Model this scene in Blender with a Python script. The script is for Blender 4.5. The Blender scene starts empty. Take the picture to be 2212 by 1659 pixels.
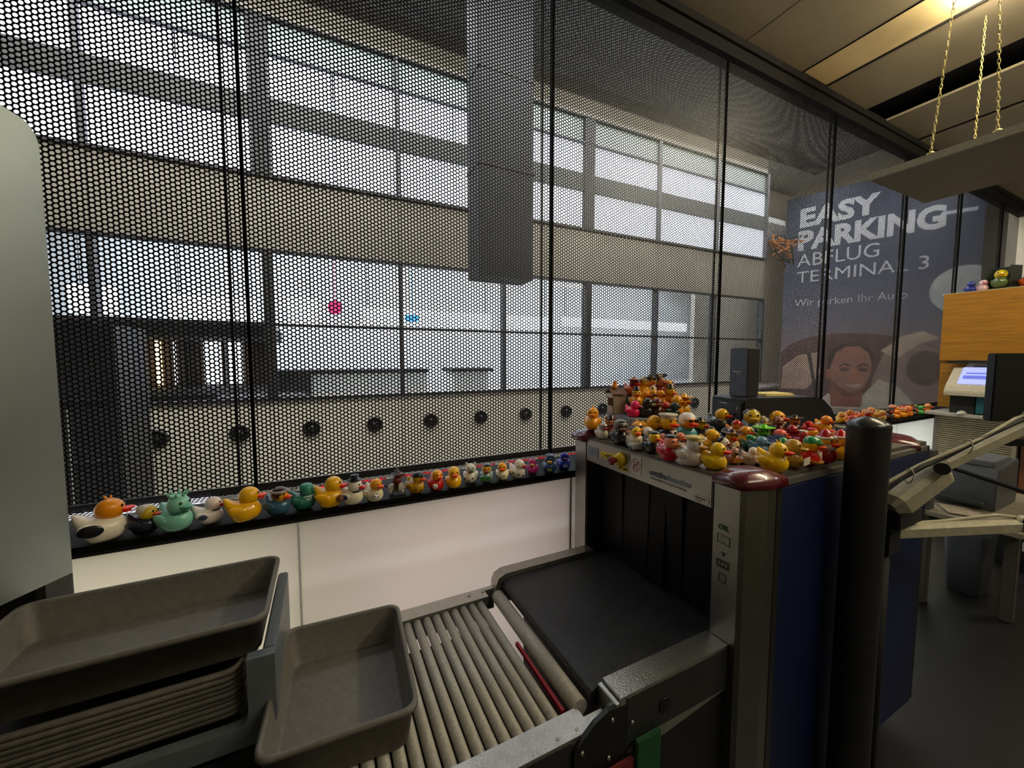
import bpy, bmesh, math, random
import numpy as np
from mathutils import Matrix, Vector
random.seed(4)
sc = bpy.context.scene
C = sc.collection
PI = math.pi

# ------------------------------------------------------------------ camera
F, PITCH, AZ, H = 830.0, math.radians(3.84), math.radians(63.9), 1.62
cd = bpy.data.cameras.new('camera'); cam = bpy.data.objects.new('camera', cd); C.objects.link(cam)
cd.sensor_fit = 'HORIZONTAL'; cd.sensor_width = 36.0; cd.lens = F / 2212 * 36
cd.clip_start = .02; cd.clip_end = 100
cam.location = (0, 0, H); cam.rotation_euler = (PI/2 - PITCH, 0, AZ - PI/2)
sc.camera = cam
# ------------------------------------------------------------------ world and exposure
w = bpy.data.worlds.new('world'); sc.world = w; w.use_nodes = True
w.node_tree.nodes['Background'].inputs[0].default_value = (.75, .82, 1, 1)
w.node_tree.nodes['Background'].inputs[1].default_value = .05
sc.view_settings.view_transform = 'Standard'; sc.view_settings.look = 'None'
sc.view_settings.gamma = 1; sc.view_settings.use_curve_mapping = False
sc.view_settings.exposure = 0.0

def area(name, loc, rot, size, power, col=(1, 1, 1), spread=180):
    d = bpy.data.lights.new(name, 'AREA'); d.shape = 'RECTANGLE'; d.size, d.size_y = size
    d.energy = power; d.color = col; d.spread = math.radians(spread)
    o = bpy.data.objects.new(name, d); C.objects.link(o); o.location = loc; o.rotation_euler = rot
    return o
# hall beyond the screen: unseen area lights added to brighten its walls
area('hall_fill', (3, 3.95, 4.95), (0, 0, 0), (11, .6), 230, (.96, .98, 1))
area('hall_fill', (3.2, 2.3, 4.6), (math.radians(52), 0, 0), (11, .6), 360, (1, .97, .9))
area('soffit_fill', (3, 3.2, 5.5), (0, 0, 0), (11, 1.5), 40)  # weak fill added above the perforated soffit to brighten it
# rooms behind the far glass facade
area('office_light', (3, 6.4, 4.0), (0, 0, 0), (12, 2.2), 1000, (.95, .97, 1))
# light box behind the white parapet panels (warm, rosy, cool along its length)
area('parapet_light', (-1.0, 1.86, .6), (-PI/2, 0, 0), (1.7, 1.0), 8.6, (1, .98, .76))
area('parapet_light', (.55, 1.86, .6), (-PI/2, 0, 0), (1.0, 1.0), 3.9, (1, .89, .88))
area('parapet_light', (4.3, 1.86, .6), (-PI/2, 0, 0), (2.4, 1.0), 17, (.85, .97, 1))
# control room lamps, outside the frame; the last is an added ceiling uplight
area('room_light', (2.2, -1.6, 3.7), (math.radians(-14), 0, 0), (1.6, .5), 44, (1, .89, .70))
area('room_light', (-.6, -1.6, 3.7), (0, 0, 0), (1.6, .5), 3.2, (1, .93, .82))
area('room_light', (6.2, -.6, 3.7), (0, 0, 0), (1.2, .4), 42, (1, .9, .72))
area('room_light', (3.0, -1.5, 2.9), (PI, 0, 0), (3.5, .6), 50, (1, .94, .80))  # upward fill added in place of light bounced onto the ceiling

# ------------------------------------------------------------------ helpers
def lin(c):
    return tuple((v/12.92 if v <= .04045 else ((v+.055)/1.055)**2.4) for v in c)
def rgb(h):
    return lin(tuple(int(h[i:i+2], 16)/255 for i in (0, 2, 4)))
_m = {}
def M(name, h, rough=.5, metal=0., var=.06, scale=40, bump=0., bscale=300, emit=0., coat=0., trans=0.):
    if name in _m: return _m[name]
    m = bpy.data.materials.new(name); m.use_nodes = True; nt = m.node_tree
    b = nt.nodes['Principled BSDF']; c = rgb(h)
    b.inputs['Roughness'].default_value = rough; b.inputs['Metallic'].default_value = metal
    b.inputs['Coat Weight'].default_value = coat
    tc = nt.nodes.new('ShaderNodeTexCoord')
    if var:
        n = nt.nodes.new('ShaderNodeTexNoise'); n.inputs['Scale'].default_value = scale
        nt.links.new(tc.outputs['Object'], n.inputs['Vector'])
        r = nt.nodes.new('ShaderNodeValToRGB')
        r.color_ramp.elements[0].color = tuple(v*(1-var*2) for v in c)+(1,); r.color_ramp.elements[0].position = .3
        r.color_ramp.elements[1].color = tuple(min(1, v*(1+var)) for v in c)+(1,); r.color_ramp.elements[1].position = .7
        nt.links.new(n.outputs['Fac'], r.inputs['Fac']); nt.links.new(r.outputs[0], b.inputs['Base Color'])
    else:
        b.inputs['Base Color'].default_value = c+(1,)
    if bump:
        n = nt.nodes.new('ShaderNodeTexNoise'); n.inputs['Scale'].default_value = bscale
        nt.links.new(tc.outputs['Object'], n.inputs['Vector'])
        bp = nt.nodes.new('ShaderNodeBump'); bp.inputs['Strength'].default_value = bump; bp.inputs['Distance'].default_value = .002
        nt.links.new(n.outputs['Fac'], bp.inputs['Height']); nt.links.new(bp.outputs[0], b.inputs['Normal'])
    if emit:
        b.inputs['Emission Color'].default_value = c+(1,); b.inputs['Emission Strength'].default_value = emit
    if trans:
        t = nt.nodes.new('ShaderNodeBsdfTranslucent'); t.inputs[0].default_value = c+(1,)
        mx = nt.nodes.new('ShaderNodeMixShader'); mx.inputs[0].default_value = trans
        o = nt.nodes['Material Output']
        nt.links.new(b.outputs[0], mx.inputs[1]); nt.links.new(t.outputs[0], mx.inputs[2]); nt.links.new(mx.outputs[0], o.inputs[0])
    _m[name] = m
    return m
def grad_mat(name, stops, z0, z1, rough=.6):
    m = bpy.data.materials.new(name); m.use_nodes = True; nt = m.node_tree; b = nt.nodes['Principled BSDF']
    b.inputs['Roughness'].default_value = rough
    tc = nt.nodes.new('ShaderNodeTexCoord'); s = nt.nodes.new('ShaderNodeSeparateXYZ'); nt.links.new(tc.outputs['Object'], s.inputs[0])
    mr = nt.nodes.new('ShaderNodeMapRange'); mr.inputs[1].default_value = z0; mr.inputs[2].default_value = z1
    nt.links.new(s.outputs[1], mr.inputs[0])
    r = nt.nodes.new('ShaderNodeValToRGB'); nt.links.new(mr.outputs[0], r.inputs[0])
    el = r.color_ramp.elements
    while len(el) < len(stops): el.new(.5)
    for e, (p, h) in zip(el, stops): e.position = p; e.color = rgb(h)+(1,)
    nt.links.new(r.outputs[0], b.inputs['Base Color'])
    return m

def link(name, me, mat=None, parent=None, loc=None, rot=None, scale=None):
    o = bpy.data.objects.new(name, me); C.objects.link(o)
    if mat is not None and not me.materials: me.materials.append(mat)
    if parent is not None: o.parent = parent
    if loc is not None: o.location = loc
    if rot is not None: o.rotation_euler = rot
    if scale is not None: o.scale = scale
    return o
def tag(o, label=None, cat=None, group=None, kind=None):
    if label: o['label'] = label
    if cat: o['category'] = cat
    if group: o['group'] = group
    if kind: o['kind'] = kind
    return o
def thing(name, label, cat, loc=(0, 0, 0), rz=0, group=None, kind=None):
    o = bpy.data.objects.new(name, None); C.objects.link(o); o.location = loc; o.rotation_euler = (0, 0, rz)
    o.empty_display_size = .05
    return tag(o, label, cat, group, kind)

class MB:
    def __init__(s): s.v = []; s.f = []; s.smooth = []
    def add(s, vs, fs, sm=False):
        n = len(s.v); s.v += [tuple(v) for v in vs]; s.f += [tuple(i+n for i in f) for f in fs]; s.smooth += [sm]*len(fs); return s
    def box(s, x0, x1, y0, y1, z0, z1):
        v = [(x, y, z) for x in (x0, x1) for y in (y0, y1) for z in (z0, z1)]
        return s.add(v, [(0, 1, 3, 2), (4, 6, 7, 5), (0, 4, 5, 1), (2, 3, 7, 6), (0, 2, 6, 4), (1, 5, 7, 3)])
    def prism(s, pts, a, b, axis='z', sm=False):   # pts 2D ccw
        n = len(pts)
        def P(p, h): return {'z': (p[0], p[1], h), 'y': (p[0], h, p[1]), 'x': (h, p[0], p[1])}[axis]
        v = [P(p, a) for p in pts]+[P(p, b) for p in pts]
        s.add(v, [tuple(range(n))[::-1], tuple(range(n, 2*n))])
        k = len(s.v)-2*n
        for i in range(n):
            j = (i+1) % n; s.f.append((k+i, k+j, k+n+j, k+n+i)); s.smooth.append(sm)
        return s
    def cyl(s, p0, p1, r0, r1=None, n=16, caps=True, sm=True):
        p0 = Vector(p0); p1 = Vector(p1); r1 = r0 if r1 is None else r1
        d = (p1-p0).normalized(); a = d.orthogonal().normalized(); b = d.cross(a)
        v = []
        for p, r in ((p0, r0), (p1, r1)):
            for i in range(n):
                t = 2*PI*i/n; v.append(p+a*math.cos(t)*r+b*math.sin(t)*r)
        k = len(s.v); s.add(v, [])
        for i in range(n):
            j = (i+1) % n; s.f.append((k+i, k+j, k+n+j, k+n+i)); s.smooth.append(sm)
        if caps:
            s.f.append(tuple(k+i for i in range(n))[::-1]); s.f.append(tuple(k+n+i for i in range(n))); s.smooth += [False, False]
        return s
    def tube(s, pts, r, n=8):
        pts = [Vector(p) for p in pts]; rings = []; k = len(s.v); a = None
        for i, p in enumerate(pts):
            d = (pts[min(i+1, len(pts)-1)]-pts[max(i-1, 0)]).normalized()
            if a is None: a = d.orthogonal().normalized()
            a = (a-d*a.dot(d)).normalized(); b = d.cross(a); rr = r[i] if isinstance(r, (list, tuple)) else r
            s.v += [tuple(p+a*math.cos(2*PI*t/n)*rr+b*math.sin(2*PI*t/n)*rr) for t in range(n)]
        for i in range(len(pts)-1):
            for t in range(n):
                u = (t+1) % n; s.f.append((k+i*n+t, k+i*n+u, k+(i+1)*n+u, k+(i+1)*n+t)); s.smooth.append(True)
        s.f.append(tuple(k+t for t in range(n))[::-1]); s.f.append(tuple(k+(len(pts)-1)*n+t for t in range(n))); s.smooth += [False]*2
        return s
    def sph(s, c, r, nu=14, nv=9, fn=None):
        if not isinstance(r, (tuple, list)): r = (r, r, r)
        v = []
        for j in range(1, nv):
            ph = PI*j/nv
            for i in range(nu):
                t = 2*PI*i/nu
                v.append((math.sin(ph)*math.cos(t), math.sin(ph)*math.sin(t), math.cos(ph)))
        v += [(0, 0, 1), (0, 0, -1)]
        v = [fn(*p) if fn else p for p in v]
        v = [(c[0]+p[0]*r[0], c[1]+p[1]*r[1], c[2]+p[2]*r[2]) for p in v]
        f = []
        for j in range(nv-2):
            for i in range(nu):
                u = (i+1) % nu; f.append((j*nu+i, (j+1)*nu+i, (j+1)*nu+u, j*nu+u))
        T = (nv-1)*nu
        for i in range(nu):
            u = (i+1) % nu; f.append((T, i, u)); f.append((T+1, (nv-2)*nu+u, (nv-2)*nu+i))
        return s.add(v, f, True)
    def lathe(s, prof, c=(0, 0, 0), n=24):
        k = len(s.v)
        for r, z in prof:
            s.v += [(c[0]+r*math.cos(2*PI*i/n), c[1]+r*math.sin(2*PI*i/n), c[2]+z) for i in range(n)]
        for j in range(len(prof)-1):
            for i in range(n):
                u = (i+1) % n; s.f.append((k+j*n+i, k+j*n+u, k+(j+1)*n+u, k+(j+1)*n+i)); s.smooth.append(True)
        return s
    def loops(s, L, close0=True, close1=True, sm=True):
        k = len(s.v); n = len(L[0])
        for l in L: s.v += [tuple(p) for p in l]
        for j in range(len(L)-1):
            for i in range(n):
                u = (i+1) % n; s.f.append((k+j*n+i, k+j*n+u, k+(j+1)*n+u, k+(j+1)*n+i)); s.smooth.append(sm)
        if close0: s.f.append(tuple(k+i for i in range(n))[::-1]); s.smooth.append(False)
        if close1: s.f.append(tuple(k+(len(L)-1)*n+i for i in range(n))); s.smooth.append(False)
        return s
    def mesh(s, name, mat=None, bevel=0):
        me = bpy.data.meshes.new(name); me.from_pydata(s.v, [], s.f)
        me.polygons.foreach_set('use_smooth', s.smooth)
        if bevel:
            bm = bmesh.new(); bm.from_mesh(me)
            bmesh.ops.bevel(bm, geom=bm.edges[:], offset=bevel, segments=2, affect='EDGES', clamp_overlap=True)
            bm.to_mesh(me); bm.free()
        bm = bmesh.new(); bm.from_mesh(me); bmesh.ops.recalc_face_normals(bm, faces=bm.faces[:]); bm.to_mesh(me); bm.free()
        if mat: me.materials.append(mat)
        return me
    def build(s, name, mat, parent=None, bevel=0, **k):
        return link(name, s.mesh(name, mat, bevel), None, parent, **k)
def box(name, mat, parent, x0, x1, y0, y1, z0, z1, bevel=0):
    return MB().box(x0, x1, y0, y1, z0, z1).build(name, mat, parent, bevel)
def rrect(x0, x1, y0, y1, r, n=5):
    p = []
    for cx, cy, a0 in ((x1-r, y0+r, -90), (x1-r, y1-r, 0), (x0+r, y1-r, 90), (x0+r, y0+r, 180)):
        for i in range(n+1):
            a = math.radians(a0+90*i/n); p.append((cx+r*math.cos(a), cy+r*math.sin(a)))
    return p
def text(name, s, mat, parent, R, loc, height=None, width=None, bold=0., depth=.0006, align='LEFT'):
    cu = bpy.data.curves.new(name, 'FONT'); cu.body = s; cu.size = 1; cu.offset = bold; cu.extrude = .02; cu.resolution_u = 3
    cu.align_x = align; cu.materials.append(mat)
    o = bpy.data.objects.new(name, cu); C.objects.link(o)
    bpy.context.view_layer.update(); d = o.dimensions
    sx = width/d.x if width else None; sy = height/.72 if height else sx; sx = sx or sy
    me = bpy.data.meshes.new_from_object(o); bpy.data.objects.remove(o); bpy.data.curves.remove(cu)
    o = bpy.data.objects.new(name, me); C.objects.link(o)
    o.matrix_world = Matrix.Translation(loc) @ R.to_4x4() @ Matrix.Diagonal((sx, sy, depth/.02, 1))
    if parent is not None:
        bpy.context.view_layer.update(); o.parent = parent; o.matrix_parent_inverse = parent.matrix_world.inverted()
    return o
RX = Matrix(((0, 0, -1), (-1, 0, 0), (0, 1, 0)))      # text lying on a face that looks towards -X
RY = Matrix(((1, 0, 0), (0, 0, -1), (0, 1, 0)))       # text lying on a face that looks towards -Y

# pixel of the photograph -> point of a real surface
FW = Vector((math.cos(AZ), math.sin(AZ), 0)); RT = Vector((math.sin(AZ), -math.cos(AZ), 0))
CF = FW*math.cos(PITCH)-Vector((0, 0, math.sin(PITCH))); UP = FW*math.sin(PITCH)+Vector((0, 0, math.cos(PITCH)))
def ray(x, y): return CF+RT*((x-1106)/F)+UP*((829.5-y)/F)
def at(x, y, n, d):
    r = ray(x, y); n = Vector(n); return Vector((0, 0, H))+r*((d-n.z*H)/r.dot(n))
def at_z(x, y, z): return at(x, y, (0, 0, 1), z)
def at_x(x, y, X): return at(x, y, (1, 0, 0), X)

# ------------------------------------------------------------------ materials
black_metal = M('black_metal', '0b0b0d', .5, 0.); black_metal.node_tree.nodes['Principled BSDF'].inputs['Specular IOR Level'].default_value = .35
black_matte = M('black_matte', '050505', .9); black_matte.node_tree.nodes['Principled BSDF'].inputs['Specular IOR Level'].default_value = .1
black_dull = M('black_dull', '101012', .7)
black_gloss = M('black_gloss', '060607', .45)
steel = M('brushed_steel', '9a9a94', .36, 1., .05, 12, .15, 500)
steel_dark = M('dark_steel', '5a5c5c', .4, .9, .06, 20)
alu = M('aluminium', 'b8b8b2', .34, .9, .05, 30)
maroon = M('maroon_plastic', '5a1622', .28, 0, .05, 20, 0, 300, 0, .5)
navy = M('navy_blue_panel', '061740', .5)
white_paint = M('white_paint', 'd8d6ce', .55)
beige_pl = M('beige_plastic', 'c4bda6', .5)
tray_grey = M('grey_tray_plastic', '64615a', .5, 0, .08, 60, .35, 600)
holder_grey = M('blue_grey_plastic', '5c6268', .45)

# ------------------------------------------------------------------ room shell
floor = box('floor', M('dark_floor', '151514', .45, 0, .2, 8, .2, 60), None, -4, 9.5, -5, 1.95, -.05, 0); tag(floor, kind='structure')
for n, a in (('wall_left', (-4.1, -4, -5, 2.0, 0, 3.9)), ('wall_front', (-4.1, 9.5, -5.1, -5, 0, 3.9)), ('wall_right', (9.4, 9.5, -5, 2.06, 0, 3.9))):
    tag(box(n, M('beige_wall', 'b5ac98', .8, 0, .04, 5), None, *a), kind='structure')
# parapet under the screen: backlit white panels one by one
wb = thing('wall_back', None, None, kind='structure')
opal = M('opal_glass', 'e6e2dc', .35, 0, .02, 4, trans=.75)
me = MB().box(0, 1.172, 1.55, 1.56, .05, 1.045).mesh('panel', opal)
for k in range(-3, 8): link('panel', me, None, wb, (-.096+1.18*k, 0, 0))
box('back_panel', M('light_box_white', 'd0d0d0', .8), wb, -4, 9.4, 1.90, 1.93, 0, .98)
box('skirting', black_dull, wb, -4, 9.4, 1.545, 1.57, 0, .05)
for k in range(-2, 8): box('edge_strip', alu, wb, 1.075+1.18*k-1.18+.004, 1.075+1.18*k-1.18+.012, 1.547, 1.565, .05, 1.045) if k == 1 else None
ledge = thing('wall_ledge', None, None, kind='structure')
MB().box(-4, 9.4, 1.53, 1.80, 1.05, 1.07).build('ledge_board', M('ledge_black', '040404', .6), ledge)
MB().box(-4, 9.4, 1.535, 1.80, 1.035, 1.05).build('ledge_support', black_dull, ledge)

# ------------------------------------------------------------------ perforated metal sheets
def perforated(name, cols, rows, fine, th=.0015):
    dx = .725/48; p = dx/.8660254; r = p*.368
    vs, fs = [], []
    gid = {}
    def g(i, j):      # grid corner: column edge i, half-row j
        k = (i, j)
        if k not in gid: gid[k] = len(vs); vs.append((i*dx, 0, j*p/2))
        return gid[k]
    n = 12 if fine else 6; off = 0
    for c in range(cols):
        for q in range(rows):
            j = 2*q+(c % 2); cx = (c+.5)*dx; cz = (j+1)*p/2
            o = [g(c+1, j+1), g(c+1, j+2), g(c, j+2), g(c, j+1), g(c, j), g(c+1, j)]
            b = len(vs)
            for t in range(n):
                a = 2*PI*t/n; vs.append((cx+r*math.cos(a), 0, cz+r*math.sin(a)))
            for t in range(n):
                a = 2*PI*t/n; vs.append((cx+r*math.cos(a), th, cz+r*math.sin(a)))
            for k in range(6):
                if fine: fs.append((o[k], o[(k+1) % 6], b+(2*k+2) % 12, b+2*k+1, b+2*k))
                else: fs.append((o[k], o[(k+1) % 6], b+(k+1) % 6, b+k))
            for t in range(n):
                u = (t+1) % n; fs.append((b+t, b+u, b+n+u, b+n+t))
    me = bpy.data.meshes.new(name); me.from_pydata(vs, [], fs); me.materials.append(black_metal)
    return me
PR = (.725/48)/.8660254
ROWS = int(2.70/PR)
near_me = perforated('sheet_near', 48, ROWS, True)
far_me = perforated('sheet_far', 48, ROWS, False, .0005)
soffit_me = perforated('sheet_soffit', 48, 124, False, .0005)
flange_me = perforated('sheet_flange', 48, 5, True)
ps = thing('perforated_screen', 'black perforated metal screen wall standing on the long ledge', 'screen')
X0 = -.30-1.45*2
for k in range(17):
    x = X0+.725*k
    link('sheet', near_me if x < 2.6 else far_me, None, ps, (x, 1.9, 1.085))
    o = link('base_flange', flange_me, None, ps, (x, 1.895, 1.071), (PI/2, 0, 0))
for k in range(-2, 8):
    x = -.30+1.45*k
    f = MB().box(x-.031, x-.024, 1.903, 1.918, 1.07, 3.75).build('post', black_matte, ps)
    f = MB().box(x+.024, x+.036, 1.892, 1.912, 1.07, 3.75).build('post', black_matte, ps)
box('bottom_fold', black_dull, ps, -3.2, 9.12, 1.893, 1.903, 1.06, 1.092)
led = thing('led_strip', 'white glowing light strip under the perforated sill, left half', 'lamp')
box('strip', M('led_white', 'f4f0ff', .5, 0, 0, emit=1.8), led, -3.2, -.42, 1.885, 1.889, 1.01, 1.066)
led = thing('led_strip', 'red glowing light strip under the perforated sill, right half', 'lamp')
for k in range(13): box('strip', M('led_red', 'ff2030', .5, 0, 0, emit=.8), led, -.05+.19*k, .03+.19*k+.03*(k % 3), 1.885, 1.889, 1.03, 1.052)
_m['ledge_black'].node_tree.nodes['Principled BSDF'].inputs['Specular IOR Level'].default_value = .15
beam = thing('trim_1', None, None, kind='structure')
box('beam', M('black_beam', '050505', .9, 0, .2, 30), beam, -4, 9.4, 1.86, 1.97, 3.72, 3.80)
box('beam_flange', M('rusty_black_beam', '0c0807', .9, 0, .3, 60), beam, -4, 9.4, 1.84, 1.99, 3.80, 3.86)
# ------------------------------------------------------------------ ceiling
ce = thing('ceiling', None, None, kind='structure')
cpm = M('ceiling_panel_beige', 'a2977f', .85, 0, .03, 3)
for a, b in ((-4, -2.4), (-2.39, -.9), (-.89, .55), (.56, 1.985), (2.0, 2.735), (2.745, 3.42), (3.785, 4.45), (4.83, 5.51), (5.59, 6.6), (6.61, 7.9), (7.91, 9.4)):
    box('ceiling_panel', cpm, ce, a, b, -5, 1.85, 3.85, 3.87)
box('ceiling_void', black_dull, ce, -4, 9.4, -5, 2.0, 3.98, 4.0)
box('light_recess', M('recess_cream', 'fbe2a8', .7, 0, .04, 6), ce, 3.43, 3.78, -5, 1.86, 3.86, 3.875)
box('recess_edge', black_dull, ce, 3.425, 3.432, -5, 1.85, 3.845, 3.875)
box('recess_edge', black_dull, ce, 3.778, 3.785, -5, 1.85, 3.845, 3.875)
tl = thing('ceiling_light', 'warm glowing fluorescent tube in the cream ceiling recess', 'lamp', (3.6, 0, 3.80))
MB().cyl((0, 1.03, 0), (0, -1.2, 0), .02).build('tube', M('warm_glow', 'fff0cc', .5, 0, 0, emit=170), tl)
box('fitting', white_paint, tl, -.03, .03, -1.22, 1.0, .03, .05)

# ------------------------------------------------------------------ hall beyond the screen
fac = thing('wall_facade', None, None, kind='structure', rz=math.radians(-1.5))
frame = M('facade_frame', '2b2b2e', .6)
frame_l = M('facade_frame_light', '55565a', .6)
band = M('facade_panel_warm_grey', '89857a', .7, 0, .05, 3)
lit = M('daylit_glazing', 'e2eaff', .4, 0, .05, 1.2, emit=1.2)
blind = M('grey_blind_glazing', '7c8886', .5, 0, .05, 3)
white_w = M('hall_parapet_cream', 'd9d3c2', .6, 0, .03, 2)
def glass(name, a=.9, tint=(.9, .94, .96, 1)):
    m = bpy.data.materials.new(name); m.use_nodes = True; nt = m.node_tree
    t = nt.nodes.new('ShaderNodeBsdfTransparent'); t.inputs[0].default_value = tint
    g = nt.nodes.new('ShaderNodeBsdfGlossy'); g.inputs['Roughness'].default_value = .05
    x = nt.nodes.new('ShaderNodeMixShader'); x.inputs[0].default_value = 1-a
    nt.links.new(t.outputs[0], x.inputs[1]); nt.links.new(g.outputs[0], x.inputs[2]); nt.links.new(x.outputs[0], nt.nodes['Material Output'].inputs[0])
    return m
gl = glass('clear_pane')
MUL = [-1.856+1.27*k for k in range(-1, 8)]
edges = [-3.7]+MUL
Y = 4.5
for i, x in enumerate(MUL):
    x0 = edges[i]
    wdt = .07 if abs(x+.586) < .1 or abs(x-3.2) < .1 else .022
    tag_k = x
    MB().box(x-wdt*1.3, x+wdt, Y-.03, Y+.08, 3.385, 4.85).build('mullion', frame if wdt > .05 else frame_l, fac)
    MB().box(x-wdt*.6, x+wdt*.6, Y-.03, Y+.08, 1.21, 2.675).build('mullion', frame, fac)
    a, b = x0+.02, x-.02
    for z0, z1 in ((3.41, 3.89), (4.12, 4.52)):
        box('window_pane', lit, fac, a, (a+b)/2-.006, Y+.02, Y+.03, z0, z1)
        box('window_pane', lit, fac, (a+b)/2+.006, b, Y+.02, Y+.03, z0, z1)
    box('blind_pane', blind, fac, a, b, Y+.02, Y+.03, 4.53, 4.84)
    for z0, z1 in ((1.23, 1.945), (1.962, 2.665)):
        box('glass_pane', gl, fac, a, b, Y+.02, Y+.026, z0, z1)
    box('facade_panel', band, fac, x0+.003, x-.003, Y, Y+.05, 2.69, 3.37)
    box('transom_panel', M('facade_transom_grey', '4c504f', .7), fac, x0, x, Y-.01, Y+.05, 3.89, 4.12)
    box('facade_panel', M('hall_parapet_cream', 'd9d3c2'), fac, x0+.003, x-.003, Y, Y+.05, -.2, 1.19)
    box('top_panel', band, fac, x0, x, Y, Y+.05, 4.86, 5.3)
for z, h, m in ((3.385, .03, frame), (2.675, .022, frame), (1.953, .022, frame), (1.205, .03, frame), (4.85, .02, frame), (4.52, .015, frame_l)):
    box('transom', m, fac, -3.7, 7.05, Y-.03, Y+.06, z-h/2, z+h/2)
nz = MB()
nz.lathe([(.085, 0), (.085, .03), (.07, .04), (.06, .01), (.04, .01), (.035, .035), (.0, .04)], n=20)
nzm = nz.mesh('air_nozzle', M('black_nozzle', '141416', .4))
for k in range(-5, 10):
    o = link('air_nozzle', nzm, None, fac, (-.25+.625*k, Y, .885), (PI/2, 0, 0))
tag(box('wall_hall_end', M('hall_end_white', 'c9c2b4', .8, 0, .05, 2), None, 7.0, 12, 5.6, 5.7, -.3, 5.5), kind='structure')
tag(box('wall_hall_left', M('beige_wall', 'b5ac98'), None, -3.9, -3.8, 2.0, 8, -.3, 5.6), kind='structure')
tag(box('wall_hall_right', M('hall_end_white', 'c9c2b4'), None, 10.3, 10.4, 1.97, 8, -.3, 5.6), kind='structure')
tag(box('floor_hall', M('hall_floor', '77726a', .4), None, -3.9, 10.4, 1.99, 8.6, -.35, -.3), kind='structure')
tag(box('ceiling_hall', M('hall_ceiling_white', 'd8d8d4', .8), None, -3.9, 10.4, 1.99, 8.6, 5.6, 5.65), kind='structure')
tag(box('wall_hall_upper', black_dull, None, -4, 10.4, 1.99, 2.04, 3.86, 5.6), kind='structure')
sof = thing('hall_soffit', 'black perforated metal soffit high in the hall beyond the screen', 'ceiling', rz=math.radians(-1.5))
for k in range(16):
    link('soffit_sheet', soffit_me, None, sof, (-3.3+.73*k, 4.47, 5.09), (PI/2, 0, 0))
box('soffit_beam', black_dull, sof, -3.6, 9, 3.05, 3.12, 5.04, 5.09)
tag(thing('hanging_duct', 'tall grey box duct hanging from the hall soffit before the windows', 'duct'), None)
hd = bpy.data.objects['hanging_duct']
MB().prism(rrect(1.25, 1.80, 3.2, 3.5, .03), 2.35, 5.08).build('duct_body', M('duct_grey', '303339', .7, .0, .06, 4), hd)
for zz in (3.3, 4.1): box('duct_joint', frame, hd, 1.245, 1.805, 3.195, 3.505, zz, zz+.02)
# rooms behind the facade glass
tag(box('wall_office_back', M('office_wall_pale', 'cfd2d6', .8, 0, .06, 1.5), None, -3.9, 10.4, 8.4, 8.5, -.3, 5.6), kind='structure')
tag(box('floor_office', M('office_floor', 'b0aeb0', .4), None, -3.9, 10.4, 4.9, 8.4, .98, 1.02), kind='structure')
tag(box('ceiling_office', M('office_ceiling', 'c8ccd0', .8), None, -3.9, 10.4, 4.75, 8.4, 4.3, 4.4), kind='structure')
glow = M('white_glow', 'f4f6ff', .5, 0, 0, emit=3.2); warm = M('amber_glow', 'ffd9a0', .5, 0, 0, emit=4)
for i, (a, b, z0, z1, lb) in enumerate(((-2.9, -2.45, 2.2, 2.56, 'short white light panel at the left end of the office'), (-.48, -.05, 2.15, 2.56, 'white light panel right of the dark window column'),
    (-1.9, -.9, 2.05, 2.5, 'wide white light panel above the amber lit room'), (.6, 2.96, 2.18, 2.47, 'long white light panel in the middle of the office'), (3.3, 4.3, 2.2, 2.47, 'white light panel behind the hanging duct side'), (4.6, 8.4, 2.3, 2.5, 'longest thin white light panel at the far right'))):
    t = thing('light_panel', lb, 'lamp', (0, 6.95, 0)); box('diffuser', glow, t, a, b, 0, .03, z0, z1); box('housing', white_paint, t, a-.02, b+.02, .03, .07, z0-.02, z1+.02)
    for xx in (a+.1, b-.1): MB().cyl((xx, .05, z1), (xx, .05, 4.31), .006, n=6).build('hanger', frame_l, t)
pk = thing('pink_sign', 'small crimson oval sign glowing behind the facade glass', 'sign', (.18, 6.4, 2.38))
MB().cyl((0, -.01, 0), (0, .02, 0), .10, n=20).cyl((0, .01, .09), (0, .01, 1.93), .005, n=6).build('disc', M('crimson_glow', 'c02860', .5, 0, 0, emit=1.), pk)
bl = thing('blue_sign', 'small blue lettered sign on the long light panel', 'sign', (1.42, 6.9, 2.32))
MB().prism(rrect(-.12, .12, -.06, .06, .05), 0, .02, 'y').cyl((0, .01, .05), (0, .01, 1.99), .005, n=6).build('plate', M('blue_glow', '3a8ee0', .5, 0, 0, emit=1.), bl)
kio = thing('amber_room', 'dark framed kiosk lined with amber and white light strips', 'kiosk')
box('back', M('kiosk_brown', '4a3a2c', .7), kio, -2.6, -.75, 7.1, 7.15, 1.03, 2.0)
box('lintel', black_dull, kio, -2.75, -.58, 5.2, 7.1, 1.86, 2.03)
box('sill', black_dull, kio, -2.75, -.58, 5.2, 7.1, 1.03, 1.22)
box('jamb', black_dull, kio, -2.75, -2.5, 5.2, 7.1, 1.03, 2.0)
for a, b, m in ((-2.45, -2.35, glow), (-2.3, -2.24, warm), (-2.10, -2.04, warm), (-1.9, -1.88, glow), (-1.56, -1.36, glow), (-1.27, -1.1, glow)):
    box('light_strip', m, kio, a, b, 7.0, 7.03, 1.24, 1.86)
for a in (-1.75, -1.32, -1.0): box('shelf_post', frame, kio, a, a+.03, 6.9, 6.95, 1.22, 1.86)
cab = thing('dark_cabinet', 'dark tall cabinet standing in the hall just left behind the screen', 'cabinet')
MB().box(-1.72, -1.22, 3.4, 3.9, -.3, 1.84).build('cabinet_body', M('charcoal_laminate', '232326', .5), cab)
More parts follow.
